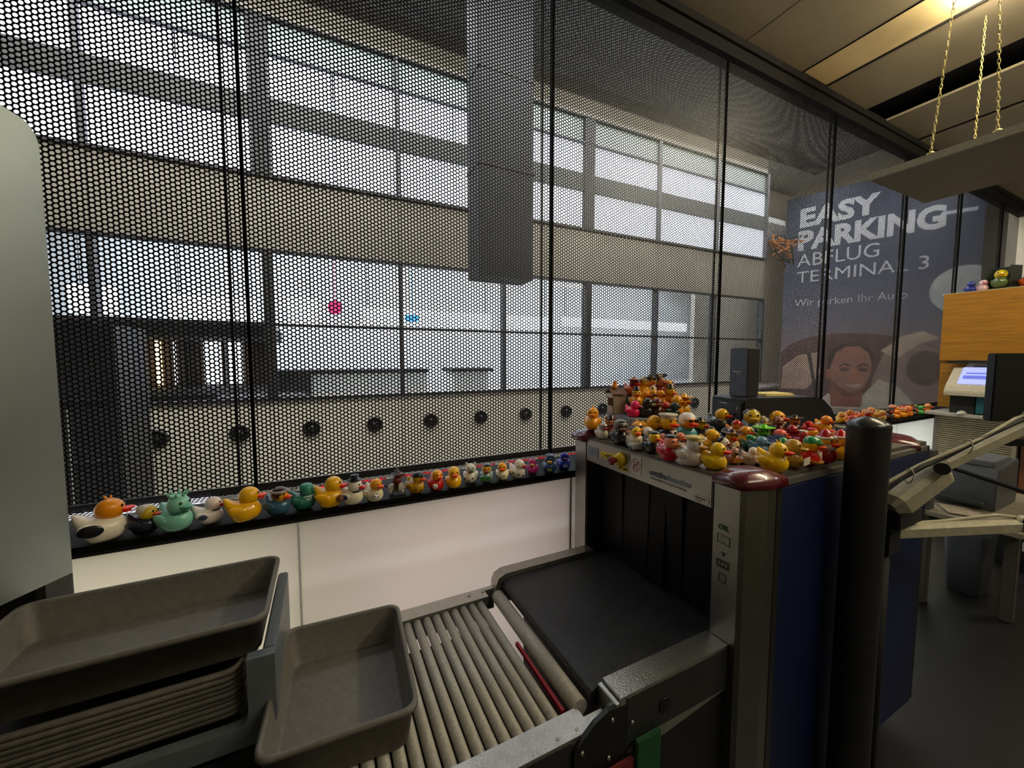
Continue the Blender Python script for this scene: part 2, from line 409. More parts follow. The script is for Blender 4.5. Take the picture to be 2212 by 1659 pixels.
for z in (.95, 1.35): box('shelf_edge', steel_dark, cab, -1.70, -1.25, 3.385, 3.4, z, z+.015)
box('hinge_strip', alu, cab, -1.46, -1.45, 3.385, 3.4, -.2, 1.3)
for a, b, x2, lb in ((-.56, -.16, 1.47, 'long dark office counter with a black left end'), (2.3, 2.45, 2.58, 'short dark topped office counter')):
    t = thing('office_counter', lb, 'counter')
    if x2 < 2: box('side_panel', frame, t, a, b, 6, 6.5, 1.03, 1.42)
    else: box('side_panel', white_paint, t, 1.9, 2.5, 6.05, 6.5, 1.03, 1.40)
    box('worktop', frame, t, (a if x2 < 2 else 1.85), x2, 5.98, 6.55, 1.40, 1.455)
    if x2 < 2: box('front_panel', white_paint, t, b, x2, 6.05, 6.1, 1.03, 1.40)
sp = thing('ceiling_cable_drape', 'tangled dark decoration with an orange tint near the hall corner', 'decoration', (7.6, 4.2, 3.65))
r = random.Random(2)
for q in range(5):
    pts = [(r.uniform(-.35, .35), r.uniform(-.2, .2), r.uniform(-.35, .25)) for _ in range(6)]
    MB().tube(pts, .018, 6).build('strand', M('drape_green', '2c3028', .8) if q % 2 else M('drape_orange', 'a0622c', .7), sp)

# ------------------------------------------------------------------ banner
bn = thing('parking_banner', 'big blue parking advertising banner with a smiling man', 'banner', (8.5, 4.72, 0), math.atan2(-.953, .302))
bm_ = grad_mat('banner_print', [(0, '6b5b58'), (.25, '6e6264'), (.42, '50515f'), (.62, '30394e'), (1, '232c40')], 0, 1)
me = MB().add([(0, 0, 0), (2.58, 0, 0), (2.58, 4.15, 0), (0, 4.15, 0), (0, 0, -.01), (2.58, 0, -.01), (2.58, 4.15, -.01), (0, 4.15, -.01)], [(0, 1, 2, 3), (4, 7, 6, 5), (0, 4, 5, 1), (1, 5, 6, 2), (2, 6, 7, 3), (3, 7, 4, 0)]).mesh('fabric', None)
gm = bm_.node_tree.nodes
for nd in gm:
    if nd.type == 'MAP_RANGE': nd.inputs[1].default_value = 0; nd.inputs[2].default_value = 4.15
me.materials.append(bm_)
RB = Matrix(((.302, 0, -.953), (-.953, 0, -.302), (0, 1, 0)))
cl = link('fabric', me, None, bn, (0, 0, .65), (PI/2, 0, 0))
def flat(name, pts, h, lvl, label=None, em=0):
    m = M('print_'+h, h, .6, 0, .1, 6)
    L = [[(x, -.0012*lvl, z) for x, z in pts], [(x, -.0012*lvl-.001, z) for x, z in pts]]
    o = MB().loops(L, sm=False).build(name, m, bn)
    return o
def ell(cx, cz, a, b, n=28, rot=0, t0=0, t1=360):
    p = []
    for i in range(n):
        t = math.radians(t0+(t1-t0)*i/(n-1 if t1-t0 < 360 else n)); x = a*math.cos(t); z = b*math.sin(t)
        p.append((cx+x*math.cos(rot)-z*math.sin(rot), cz+x*math.sin(rot)+z*math.cos(rot)))
    return p
flat('printed_car_roof', [(.01, 1.25), (.01, 1.75), (.2, 1.93), (.45, 2.03), (.8, 2.09), (1.25, 2.08), (1.7, 2.0), (2.1, 1.85), (2.5, 1.6), (2.57, 1.1), (2.57, .66), (.01, .66)], '4a3836', 1)
flat('printed_seat', [(1.42, .66), (1.4, 1.2), (1.55, 1.75), (1.95, 1.9), (2.3, 1.72), (2.45, 1.3), (2.5, .66)], '75635f', 2)
flat('printed_window', [(.03, 1.0), (.05, 1.45), (.3, 1.68), (.62, 1.74), (.66, 1.3), (.45, 1.0)], '8c7768', 2)
flat('printed_headrest', ell(2.05, 1.45, .22, .3), '4c3c38', 3)
flat('printed_window', [(1.5, 1.75), (1.75, 2.0), (2.0, 2.08), (2.2, 1.95), (1.95, 1.85), (1.7, 1.6)], 'a08f80', 3)
flat('printed_pillar', [(.60, .9), (.64, .88), (.5, 1.72), (.44, 1.72)], '33262a', 3)
flat('printed_shirt', [(.55, .66), (.8, .95), (1.05, .85), (1.3, .95), (1.5, 1.25), (1.75, 1.12), (1.98, .8), (2.02, .66)], '9c968a', 4)
flat('printed_neck', [(.85, .70), (.82, 1.1), (1.3, 1.1), (1.28, .72)], '6e4636', 5)
flat('printed_face', [(.80, 1.3), (.80, 1.55), (.86, 1.75), (1.0, 1.86), (1.2, 1.87), (1.34, 1.76), (1.39, 1.55), (1.38, 1.3), (1.33, 1.1), (1.22, .94), (1.1, .9), (.98, .95), (.87, 1.08)], '7e5a4c', 6)
flat('printed_hair', [(.77, 1.35), (.765, 1.6), (.82, 1.78), (.95, 1.88), (1.15, 1.92), (1.32, 1.85), (1.40, 1.68), (1.40, 1.55), (1.34, 1.72), (1.22, 1.84), (1.02, 1.84), (.88, 1.72), (.82, 1.5), (.81, 1.35)], '2e201c', 7)
flat('printed_ear', ell(.79, 1.32, .045, .1), '80503e', 8)
for ex in (1.02, 1.28):
    flat('printed_brow', [(ex-.09, 1.47), (ex, 1.53), (ex+.08, 1.49), (ex+.075, 1.465), (ex, 1.5), (ex-.085, 1.45)], '2e201c', 8)
    flat('printed_eye', ell(ex, 1.41, .075, .035), '4a322a', 8)
flat('printed_nose', [(1.15, 1.42), (1.12, 1.24), (1.17, 1.2), (1.24, 1.23), (1.2, 1.42)], '8a5844', 8)
flat('printed_beard', [(.85, 1.2), (.9, 1.03), (1.02, .93), (1.12, .89), (1.24, .94), (1.34, 1.1), (1.37, 1.22), (1.28, 1.06), (1.12, .98), (.98, 1.06)], '5c3a2e', 8)
flat('printed_smile', [(1.04, 1.15), (1.14, 1.125), (1.28, 1.155), (1.22, 1.085), (1.13, 1.07)], '9c8c80', 9)
flat('printed_disc', ell(2.42, 2.72, .38, .38, 40, 0, 65, 295), '9ba0a2', 2)
flat('printed_stripe', [(2.1, 3.95), (2.5, 3.93), (2.5, 3.99), (2.12, 4.0)], '98a0ac', 2)
wt = M('banner_white', 'a2a6ac', .6)
bpy.context.view_layer.update()
def btext(s, x, z, h, wd, bold, name='lettering'):
    p = Vector((8.5, 4.72, 0))+Vector((.302, -.953, 0))*x+Vector((0, 0, z))+Vector((-.953, -.302, 0))*.004
    return text(name, s, wt, bn, RB, p, h, wd, bold, .001)
btext('EASY', .21, 4.21, .34, 1.16, .045); btext('PARKING', .20, 3.765, .36, 1.96, .045)
btext('ABFLUG', .21, 3.43, .255, 1.19, 0); btext('TERMINAL 3', .21, 3.115, .23, 1.8, 0); btext('Wir parken Ihr Auto', .2, 2.65, .145, 1.59, 0)
btext('ZRH', 2.22, 2.80, .07, .14, .0) if False else None

# ------------------------------------------------------------------ x-ray baggage scanner
xs = thing('baggage_scanner', 'x-ray baggage scanner with steel front, maroon caps and blue side', 'scanner')
housing_m = M('scanner_housing_dark', '121315', .6)
MB().box(1.13, 2.30, .665, .758, .12, 1.25).box(1.13, 2.30, 1.372, 1.47, .12, 1.25).box(1.13, 2.30, .758, 1.372, .12, .70).box(1.13, 2.30, .758, 1.372, 1.17, 1.25).build('housing', housing_m, xs)
box('top_plate', M('worn_steel_top', '6e6a60', .45, .6, .1, 20), xs, 1.055, 2.29, .672, 1.47, 1.252, 1.268, .002)
box('header', steel, xs, 1.045, 1.13, .755, 1.374, 1.165, 1.262, .003)
rp = [(1.05, .752), (1.05, .672), (1.062, .662), (1.128, .641), (1.165, .64), (1.165, .752)]
MB().prism(rp, .12, 1.247).build('corner_post', steel, xs)
MB().box(1.165, 1.185, .650, .752, .12, 1.245).build('maroon_insert', maroon, xs)
MB().box(1.185, 1.21, .648, .752, .12, 1.245).build('side_frame', steel_dark, xs)
MB().box(1.045, 1.16, 1.376, 1.462, .12, 1.247).build('corner_post', steel, xs, .004)
def cap(pts, name='corner_cap'):
    cx = sum(p[0] for p in pts)/len(pts); cy = sum(p[1] for p in pts)/len(pts)
    sc_ = lambda k, z: [(cx+(p[0]-cx)*k, cy+(p[1]-cy)*k, z) for p in pts]
    MB().loops([sc_(1, 1.246), sc_(1.03, 1.249), sc_(1.03, 1.264), sc_(.99, 1.272), sc_(.8, 1.283), sc_(.5, 1.291), sc_(.2, 1.294)]).build(name, maroon, xs)
cap([(1.045, .755), (1.045, .668), (1.06, .655), (1.13, .633), (1.205, .633), (1.215, .66), (1.215, .76), (1.13, .78)])
cap([(1.035, 1.378), (1.035, 1.475), (1.26, 1.475), (1.26, 1.378)])
cap([(2.14, .645), (2.28, .70), (2.31, .80), (2.2, .84), (2.12, .80)])
box('side_panel', navy, xs, 1.212, 2.24, .652, .664, .14, 1.235, .003)
box('side_panel', M('side_trim_grey', '5c5a54', .5), xs, 1.212, 2.24, .654, .67, 1.238, 1.256)
# curtain of lead strips
for k in range(8):
    y0 = .765+.0755*k
    o = MB().box(-.003, .003, 0, .079, -.405, 0).build('curtain_strip', M('lead_rubber', '080809', .5, 0, .2, 12), xs, .001)
    o.location = (1.115+(.006 if k % 2 else 0), y0, 1.165); o.rotation_euler = (0, random.uniform(-.03, .03), random.uniform(-.07, .03))
belt_m = M('black_belt', '1f1f20', .5, 0, .2, 40, .8, 260)
prof = [(.635, .70), (.612, .708), (.600, .722), (.600, .735), (.607, .747), (.622, .754), (.65, .757), (2.28, .757), (2.28, .70)]
MB().prism(prof, .762, 1.318, 'y').build('belt', belt_m, xs)
rail_m = M('rail_alu', 'a8a69e', .3, .85, .06, 30, .5, 160)
MB().prism([(.595, .66), (.578, .70), (.578, .735), (.59, .762), (.62, .775), (1.048, .775), (1.048, .66)], 1.32, 1.372, 'y').build('belt_rail', rail_m, xs)
MB().prism([(.64, .70), (.64, .775), (1.048, .775), (1.048, .64), (.70, .60), (.66, .62)], .69, .76, 'y').build('belt_rail', rail_m, xs)
box('end_plate', alu, xs, .625, .638, .69, .762, .67, .765, .002)
box('underframe', housing_m, xs, .72, 1.12, .72, 1.36, .12, .69)
box('side_plate', M('side_plate_dark', '222425', .5), xs, .66, 1.046, .6875, .690, .645, .768)
MB().cyl((.79, .688, .70), (.79, .684, .70), .02, n=20).build('side_knob', black_gloss, xs)
box('side_skirt', M('scanner_skirt_black', '0e0e10', .6), xs, .72, 1.13, .70, .72, .1, .64)
for x in (1.25, 2.15):
    for y in (.75, 1.38): MB().cyl((x, y, 0), (x, y, .12), .03).build('foot', black_dull, xs)
def plate(name, mat, p0, p1, X=1.045, t=.0015, parent=None, r=0):      # px corners: top-left, bottom-right
    a = at_x(*p0, X); b = at_x(*p1, X)
    return box(name, mat, parent or xs, X-t, X, min(a.y, b.y), max(a.y, b.y), min(a.z, b.z), max(a.z, b.z))
info = box('info_plate', M('info_silver', '8f9aa4', .4), xs, 1.043, 1.045, 1.295, 1.365, 1.19, 1.235)
yl = M('label_yellow', 'e0c41c', .5); blk = M('label_black', '121212', .6); wl = M('label_white', 'cfcac2', .6); rd = M('label_red', 'a01828', .5)
for q in range(5): box('info_line', M('info_ink', '56606a', .5), xs, 1.0425, 1.043, 1.30, 1.36-.008*(q % 2), 1.197+.0075*q, 1.1995+.0075*q)
box('warning_label', yl, xs, 1.043, 1.045, 1.185, 1.275, 1.203, 1.230)
_m['lead_rubber'].node_tree.nodes['Principled BSDF'].inputs['Specular IOR Level'].default_value = .2
bpy.context.view_layer.update()
def xt(s, y, z, h, wd, mat, bold=0, X=1.0425, name='lettering'):
    return text(name, s, mat, xs, RX, (X, y, z), h, wd, bold, .0004)
xt('Vorsicht!', 1.235, 1.2225, .0045, .03, blk, .01)
xt('RÖNTGENSTRAHLEN', 1.247, 1.2145, .0055, .058, blk, .02)
xt('Gefahrenbereich', 1.244, 1.2075, .0045, .05, blk, .01)
tri = [(1.268, 1.206), (1.250, 1.206), (1.259, 1.224)]
MB().prism(tri, 1.0425, 1.043, 'x').build('warning_triangle', blk, xs)
MB().prism([(1.265, 1.208), (1.253, 1.208), (1.259, 1.220)], 1.042, 1.0425, 'x').build('warning_triangle', yl, xs)
es = MB().lathe([(0, 0), (.028, 0), (.028, .012), (.022, .022), (.016, .03), (.0, .03)], n=24).build('stop_button_base', M('signal_yellow', 'd9b40e', .35), xs, loc=(1.045, 1.152, 1.222), rot=(0, -PI/2, 0))
MB().lathe([(0, .045), (.010, .045), (.016, .040), (.017, .033), (.012, .027), (.009, .0), (0, 0)], n=24).build('stop_button', M('stop_red_brown', '7c1a1a', .3), xs, loc=(1.03, 1.152, 1.222), rot=(0, -PI/2, 0))
box('stop_label', yl, xs, 1.043, 1.045, 1.115, 1.165, 1.178, 1.198)
xt('NOT-AUS', 1.163, 1.183, .011, .046, blk, .03)
box('no_glass_sign', wl, xs, 1.043, 1.045, 1.045, 1.098, 1.186, 1.252)
ring = MB()
ro, ri = [], []
cy, cz = 1.0715, 1.219
for i in range(32):
    t = 2*PI*i/32; ro.append((1.0425, cy+.0235*math.cos(t), cz+.0235*math.sin(t))); ri.append((1.0425, cy+.0205*math.cos(t), cz+.0205*math.sin(t)))
ring.loops([ro, ri], False, False, False); ring.build('prohibition_ring', rd, xs)
MB().add([(1.0423, cy+.0155, cz-.017), (1.0423, cy+.0175, cz-.015), (1.0423, cy-.0155, cz+.017), (1.0423, cy-.0175, cz+.015)], [(0, 1, 2, 3)]).build('prohibition_bar', rd, xs)
for a, b, c_, d in ((.011, .009, -.013, .012), (-.009, -.011, -.013, .012)):
    box('cup_outline', blk, xs, 1.0424, 1.0428, cy+b, cy+a, cz+c_, cz+d)
for z in (-.013, .011, 0): box('cup_outline', blk, xs, 1.0424, 1.0428, cy-.010, cy+.010, cz+z, cz+z+.002)
xt('smiths', 1.005, 1.203, .020, .075, M('logo_grey_blue', '566070', .5), .02)
xt('detection', .928, 1.203, .020, .095, M('logo_pale_blue', '70889c', .5), .0)
xt('technology for x-ray screening', 1.000, 1.189, .008, .15, M('logo_grey_blue', '566070'), .0)
box('small_label', wl, xs, 1.043, 1.045, .765, .815, 1.171, 1.190)
xt('Heimann', .812, 1.182, .0055, .036, blk, .01, name='lettering'); xt('X-ray', .808, 1.174, .0045, .02, blk)
# status panel on the right post
xt('OK', .735, 1.112, .016, .033, M('ok_green', '1f4a24', .5), .02, 1.0485)
def outline(y0, y1, z0, z1, t=.0012):
    for a, b, c_, d in ((y0, y1, z0, z0+t), (y0, y1, z1-t, z1), (y0, y0+t, z0, z1), (y1-t, y1, z0, z1)): box('icon_line', blk, xs, 1.0485, 1.05, a, b, c_, d)
outline(.697, .737, 1.07, 1.096); outline(.697, .737, .996, 1.020); outline(.702, .732, .999, 1.017); outline(.709, .725, 1.002, 1.014); outline(.706, .728, .952, .978)
ro = [(1.0485, .717+.0085*math.cos(2*PI*i/20), 1.083+.0085*math.sin(2*PI*i/20)) for i in range(20)]
ri = [(1.0485, .717+.0073*math.cos(2*PI*i/20), 1.083+.0073*math.sin(2*PI*i/20)) for i in range(20)]
MB().loops([ro, ri], False, False, False).build('icon_ring', blk, xs)
MB().prism([(.722, 1.046), (.7155, 1.042), (.709, 1.046), (.7125, 1.0395), (.7155, 1.03), (.7185, 1.0395)], 1.0485, 1.05, 'x').build('icon_star', blk, xs)

def nest(par, *names):      # marks printed on a label become sub-parts of that label
    p_ = next(o for o in xs.children if o.name.split('.')[0] == par)
    for o in list(xs.children):
        if o.name in names or o.name.split('.')[0] in names: o.parent = p_
lt = [o for o in xs.children if o.name.startswith('lettering')]
sl = {n_: next(o for o in xs.children if o.name.split('.')[0] == n_) for n_ in ('warning_label', 'stop_label', 'small_label', 'header')}
for o in lt:
    c_ = o.matrix_world.translation
    if c_.z < 1.15: continue
    k_ = 'warning_label' if c_.y > 1.2 else 'stop_label' if c_.y > 1.1 else 'small_label' if c_.y < .82 else 'header'
    o.parent = sl[k_]
nest('info_plate', 'info_line'); nest('no_glass_sign', 'prohibition_ring', 'prohibition_bar', 'cup_outline'); nest('warning_label', 'warning_triangle'); nest('stop_button_base')

# ------------------------------------------------------------------ roller table
rt_ = thing('roller_table', 'steel roller conveyor table with grey rollers before the scanner', 'conveyor')
MB().box(-.12, .535, 1.295, 1.355, .64, .72).box(.535, .575, 1.335, 1.355, .64, .72).build('back_rail', alu, rt_)
MB().box(-.12, .560, .70, .765, .64, .722).box(.56, .615, .70, .735, .64, .722).build('front_rail', rail_m, rt_)
box('side_plate', M('side_plate_dark', '222425'), rt_, -.12, .50, .697, .70, .64, .716)
for x in (.47, .525):
    for y in (1.33, .715): MB().sph((x, y, .7215), (.005, .005, .003), 10, 5).build('screw', alu, rt_)
roll_m = M('grey_roller', 'a5a298', .5, .1, .08, 90, .3, 500)
rme = MB().cyl((0, .77, 0), (0, 1.29, 0), .0145, n=18).mesh('roller', roll_m)
for k in range(18): link('roller', rme, None, rt_, (.500-.0336*k, 0, .700))
MB().cyl((.572, .767, .712), (.572, 1.292, .712), .0235, n=24).build('drive_roller', roll_m, rt_)
box('red_strip', M('red_plastic', '9c0f1e', .5), rt_, .532, .541, .79, 1.06, .69, .702)
box('under_tray', M('dull_red_under', '3a1214', .7), rt_, -.12, .56, .78, 1.28, .60, .61)
MB().prism([(.50, .60), (.50, .70), (.56, .745), (.60, .76), (.66, .755), (.70, .72), (.70, .66), (.66, .62)], .688, .70, 'y').build('bracket', black_gloss, rt_)
for x, z in ((.52, .69), (.52, .62), (.61, .735), (.60, .64), (.675, .70)): MB().sph((x, .686, z), (.006, .004, .006), 10, 6).build('bolt', alu, rt_)
for x in (-.05, .45):
    for y in (.73, 1.32): MB().box(x-.02, x+.02, y-.02, y+.02, 0, .64).build('leg', steel_dark, rt_)
pad = thing('foot_plate', 'dark red fabric pad hanging below the black bracket', 'pad'); box('pad', M('dark_red_fabric', '5c0810', .8), pad, .49, .675, .675, .687, .15, .615, .003)
pad = thing('foot_plate', 'green pad hanging beside the red one under the scanner belt', 'pad'); box('pad', M('green_fabric', '094420', .8), pad, .68, .765, .672, .684, .15, .655, .003)

# ------------------------------------------------------------------ trays
def tray_mesh(L, W, hgt=.083, inset=.022, th=.0025, r=.03):
    def ring(k, z, rr): return [(x, y, z) for x, y in rrect(-L/2+k, L/2-k, -W/2+k, W/2-k, max(rr, .006))]
    return MB().loops([ring(inset+.006, 0, r), ring(inset, .006, r), ring(.009, hgt-.006, r), ring(.004, hgt-.012, r), ring(0, hgt-.012, r+.004), ring(0, hgt-.004, r+.004), ring(.004, hgt, r+.002),
                       ring(.010, hgt, r), ring(.0125, hgt-.006, r), ring(inset+th, .010, r), ring(inset+.010, .005, r-.004)]).mesh('tray', tray_grey)
tr = link('security_tray', tray_mesh(.328, .415, .108, .020), None, None, (.023, 1.052, .7155), (0, 0, math.radians(-3)))
tag(tr, 'empty grey plastic security tray lying on the rollers', 'tray', 'grey security trays')
tr = link('security_tray', tray_mesh(.57, .335, .100, .020), None, None, (-.425, 1.222, .900), (0, 0, math.radians(0)))
tag(tr, 'large empty grey security tray on top of the tray stack', 'tray', 'grey security trays')
stm = tray_mesh(.54, .315, .10, .020)
ORD = 'lowest eighth seventh sixth fifth fourth third second topmost'.split()
for k in range(9):
    o = link('security_tray', stm, None, None, (-.465+random.uniform(-.002, .002), 1.205+random.uniform(-.002, .002), (.694+.0125*k)))
    tag(o, ORD[k]+' grey tray of the nested stack under the large top tray'+(' counted from the top' if 0 < k < 8 else ''), 'tray', 'nested trays of the stack')
hp = thing('tray_holder', 'blue-grey moulded holder around the tray stack', 'holder')
arc = lambda cx, cz, r, a0, a1: [(cx+r*math.cos(math.radians(a0+(a1-a0)*q/6)), cz+r*math.sin(math.radians(a0+(a1-a0)*q/6))) for q in range(7)]
outer = [(-.80, .935)]+arc(-.745, .785, .055, 180, 270)+arc(-.177, .785, .055, 270, 360)+[(-.122, .935)]
inner = [(-.178, .935)]+arc(-.208, .808, .03, 0, -90)+arc(-.725, .808, .03, 270, 180)+[(-.755, .935)]
MB().prism((outer+inner)[::-1], 1.008, 1.035, 'y').build('front_frame', holder_grey, hp)
box('side_wall', holder_grey, hp, -.150, -.1225, 1.036, 1.395, .74, .934, .004); box('side_wall', holder_grey, hp, -.80, -.755, 1.036, 1.395, .74, .90, .004)
MB().prism(rrect(-.77, -.16, .1, .69, .02), 1.04, 1.39, 'y').build('stand', M('stand_black', '1a1a1c', .6), hp)
box('foot', black_dull, hp, -.74, -.22, 1.05, 1.35, 0, .1)

# ------------------------------------------------------------------ steel partition at the left
mpl = thing('added_dark_panel', 'added dark panel hiding the bright parapet under the steel slab', 'panel'); box('panel', M('added_panel_dark', '1a1a1c', .6), mpl, -1.9, -.665, 1.495, 1.515, .03, 1.03, .003); box('foot_rail', steel_dark, mpl, -1.9, -.665, 1.49, 1.52, 0, .03)  # dark sheet added to keep the area below the slab dark
spn = thing('steel_partition', 'tall brushed steel slab at the left edge of the frame', 'partition', (-.644, 1.465, 0), math.radians(60))
pts = [(-.5, 1.025), (0, 1.025), (0, 2.16)]+[(-.04+.04*math.cos(math.radians(a)), 2.16+.06*math.sin(math.radians(a))) for a in range(15, 91, 15)]+[(-.5, 2.34)]
MB().box(-.06, -.005, .0, .03, .02, 1.025).build('support_post', steel_dark, spn)
MB().prism(pts, 0, .03, 'y').build('slab', M('satin_steel', 'bcc8c8', .32, .85, .04, 3, .1, 300), spn)
box('edge_trim', steel_dark, spn, -.010, .001, .002, .028, 1.03, 2.15)

# ------------------------------------------------------------------ round post
bp = thing('round_post', 'dark grey round post with a domed cap beside the scanner', 'post', (1.53, .58, 0))
MB().lathe([(.062, 0), (.054, .02), (.054, 1.405)], n=32).build('tube', M('post_charcoal', '2c2e30', .42, .4), bp)
MB().lathe([(.054, 1.405), (.055, 1.409), (.051, 1.418), (.038, 1.427), (.021, 1.435), (0, 1.439)], n=32).build('dome_cap', M('post_cap', '4a4d4e', .25, .7), bp)

# ------------------------------------------------------------------ things on the scanner besides ducks
ec = thing('equipment_case', 'black plastic equipment case with rounded rear lying on the scanner', 'case', (1.75, 1.12, 1.268), math.radians(-15))
pr_ = [(0, 0), (.50, 0), (.53, .03), (.53, .06), (.50, .11), (.455, .15), (.40, .165), (.03, .165), (0, .155)]
MB().prism(pr_, 0, .215, 'y').build('case_body', M('case_black', '15171c', .45), ec, .005)
box('front_panel', M('case_front_grey', '3a3e44', .5), ec, -.006, .002, .012, .2, .01, .142, .002)
box('slot', black_gloss, ec, -.009, -.005, .12, .127, .06, .11); box('slot', white_paint, ec, -.008, -.005, .10, .15, .13, .134)
for z in (.035, .055, .08): box('port', black_gloss, ec, -.009, -.005, .04, .055, z, z+.01)
box('port', white_paint, ec, -.008, -.005, .03, .036, .11, .12)
ub = thing('speaker_box', 'upright dark grey speaker box with small logo on the black case', 'speaker', (1.80, 1.145, 1.434), math.radians(-10))
box('cabinet', M('speaker_grey', '5c6470', .5), ub, 0, .075, .0, .10, 0, .235, .004)
box('side_cover', black_dull, ub, .006, .07, -.002, .001, .005, .23)
bpy.context.view_layer.update()
box('logo_mark', white_paint, ub, -.001, .0, .035, .07, .118, .122); MB().cyl((-.001, .073, .121), (.0, .073, .121), .004, n=12).build('logo_mark', white_paint, ub); box('logo_mark', white_paint, ub, -.001, 0, .045, .06, .108, .110)
pp = thing('paper_stack', 'yellowish crumpled papers lying on the black case', 'paper', (1.93, 1.13, 1.4345), math.radians(-15))
for k in range(3): MB().box(0, .17, 0, .10, .004*k, .004*k+.003).build('sheet', M('cream_paper', 'e8d690', .8, 0, .1, 30), pp, loc=(.006*k, .003*k, 0), rot=(0, 0, .05*k))
rs = thing('riser_box', 'grey plastic box lifting the upper ducks at the scanner corner', 'box', (1.18, 1.242, 1.268), math.radians(-13.8))
MB().prism(rrect(0, .31, 0, .245, .015), 0, .092).build('box_body', M('riser_grey', '8b9296', .55), rs, .003)
box('front_face', M('riser_tan', '6e5f48', .7), rs, .02, .29, -.002, .002, .005, .085)
for i, (a, b, z, lb) in enumerate(((.08, .235, .04, 'lower brown wooden step on the grey riser box'), (.155, .235, .08, 'upper brown wooden step behind the duck pyramid'))):
    t = thing('wooden_step', lb, 'step', (1.18, 1.242, 1.360+(.04 if i else 0)), math.radians(-13.8)); box('board', M('dark_wood', '4a3020', .7), t, .06 if not i else .09, .30, a, b, 0, .04, .002)
st = thing('toy_stall', 'small white wooden toy stall with brown roof on the riser', 'toy', (1.215, 1.40, 1.360), math.radians(-13.8))
wood_w = M('stall_white', 'b5a78e', .7)
box('side_wall', wood_w, st, 0, .06, .055, .06, 0, .085); box('side_wall', wood_w, st, 0, .06, -.005, 0, 0, .085)
box('counter', wood_w, st, -.004, .002, 0, .055, 0, .035); box('back_wall', M('stall_brown', '3c281c', .8), st, .055, .06, 0, .055, 0, .085)
box('awning', M('stall_cloth', 'c9c2b0', .7), st, -.010, .0, -.006, .061, .075, .095)
MB().prism([(-.015, .09), (.0275, .112), (.07, .09), (.07, .094), (.0275, .118), (-.015, .094)], -.012, .066, 'x').build('roof', M('roof_brown', '6e4a3a', .6), st)
pk2 = thing('wooden_rack', 'long brown wooden plank lifting the row of ducks near the post', 'plank', (1.72, .965, 1.268), math.radians(-24))
box('plank', M('tan_wood', '8a5c34', .6, 0, .15, 20), pk2, 0, .30, 0, .07, .012, .024, .001)
for x in (.01, .27): box('block', M('dark_wood', '4a3020'), pk2, x, x+.02, .01, .06, 0, .012)

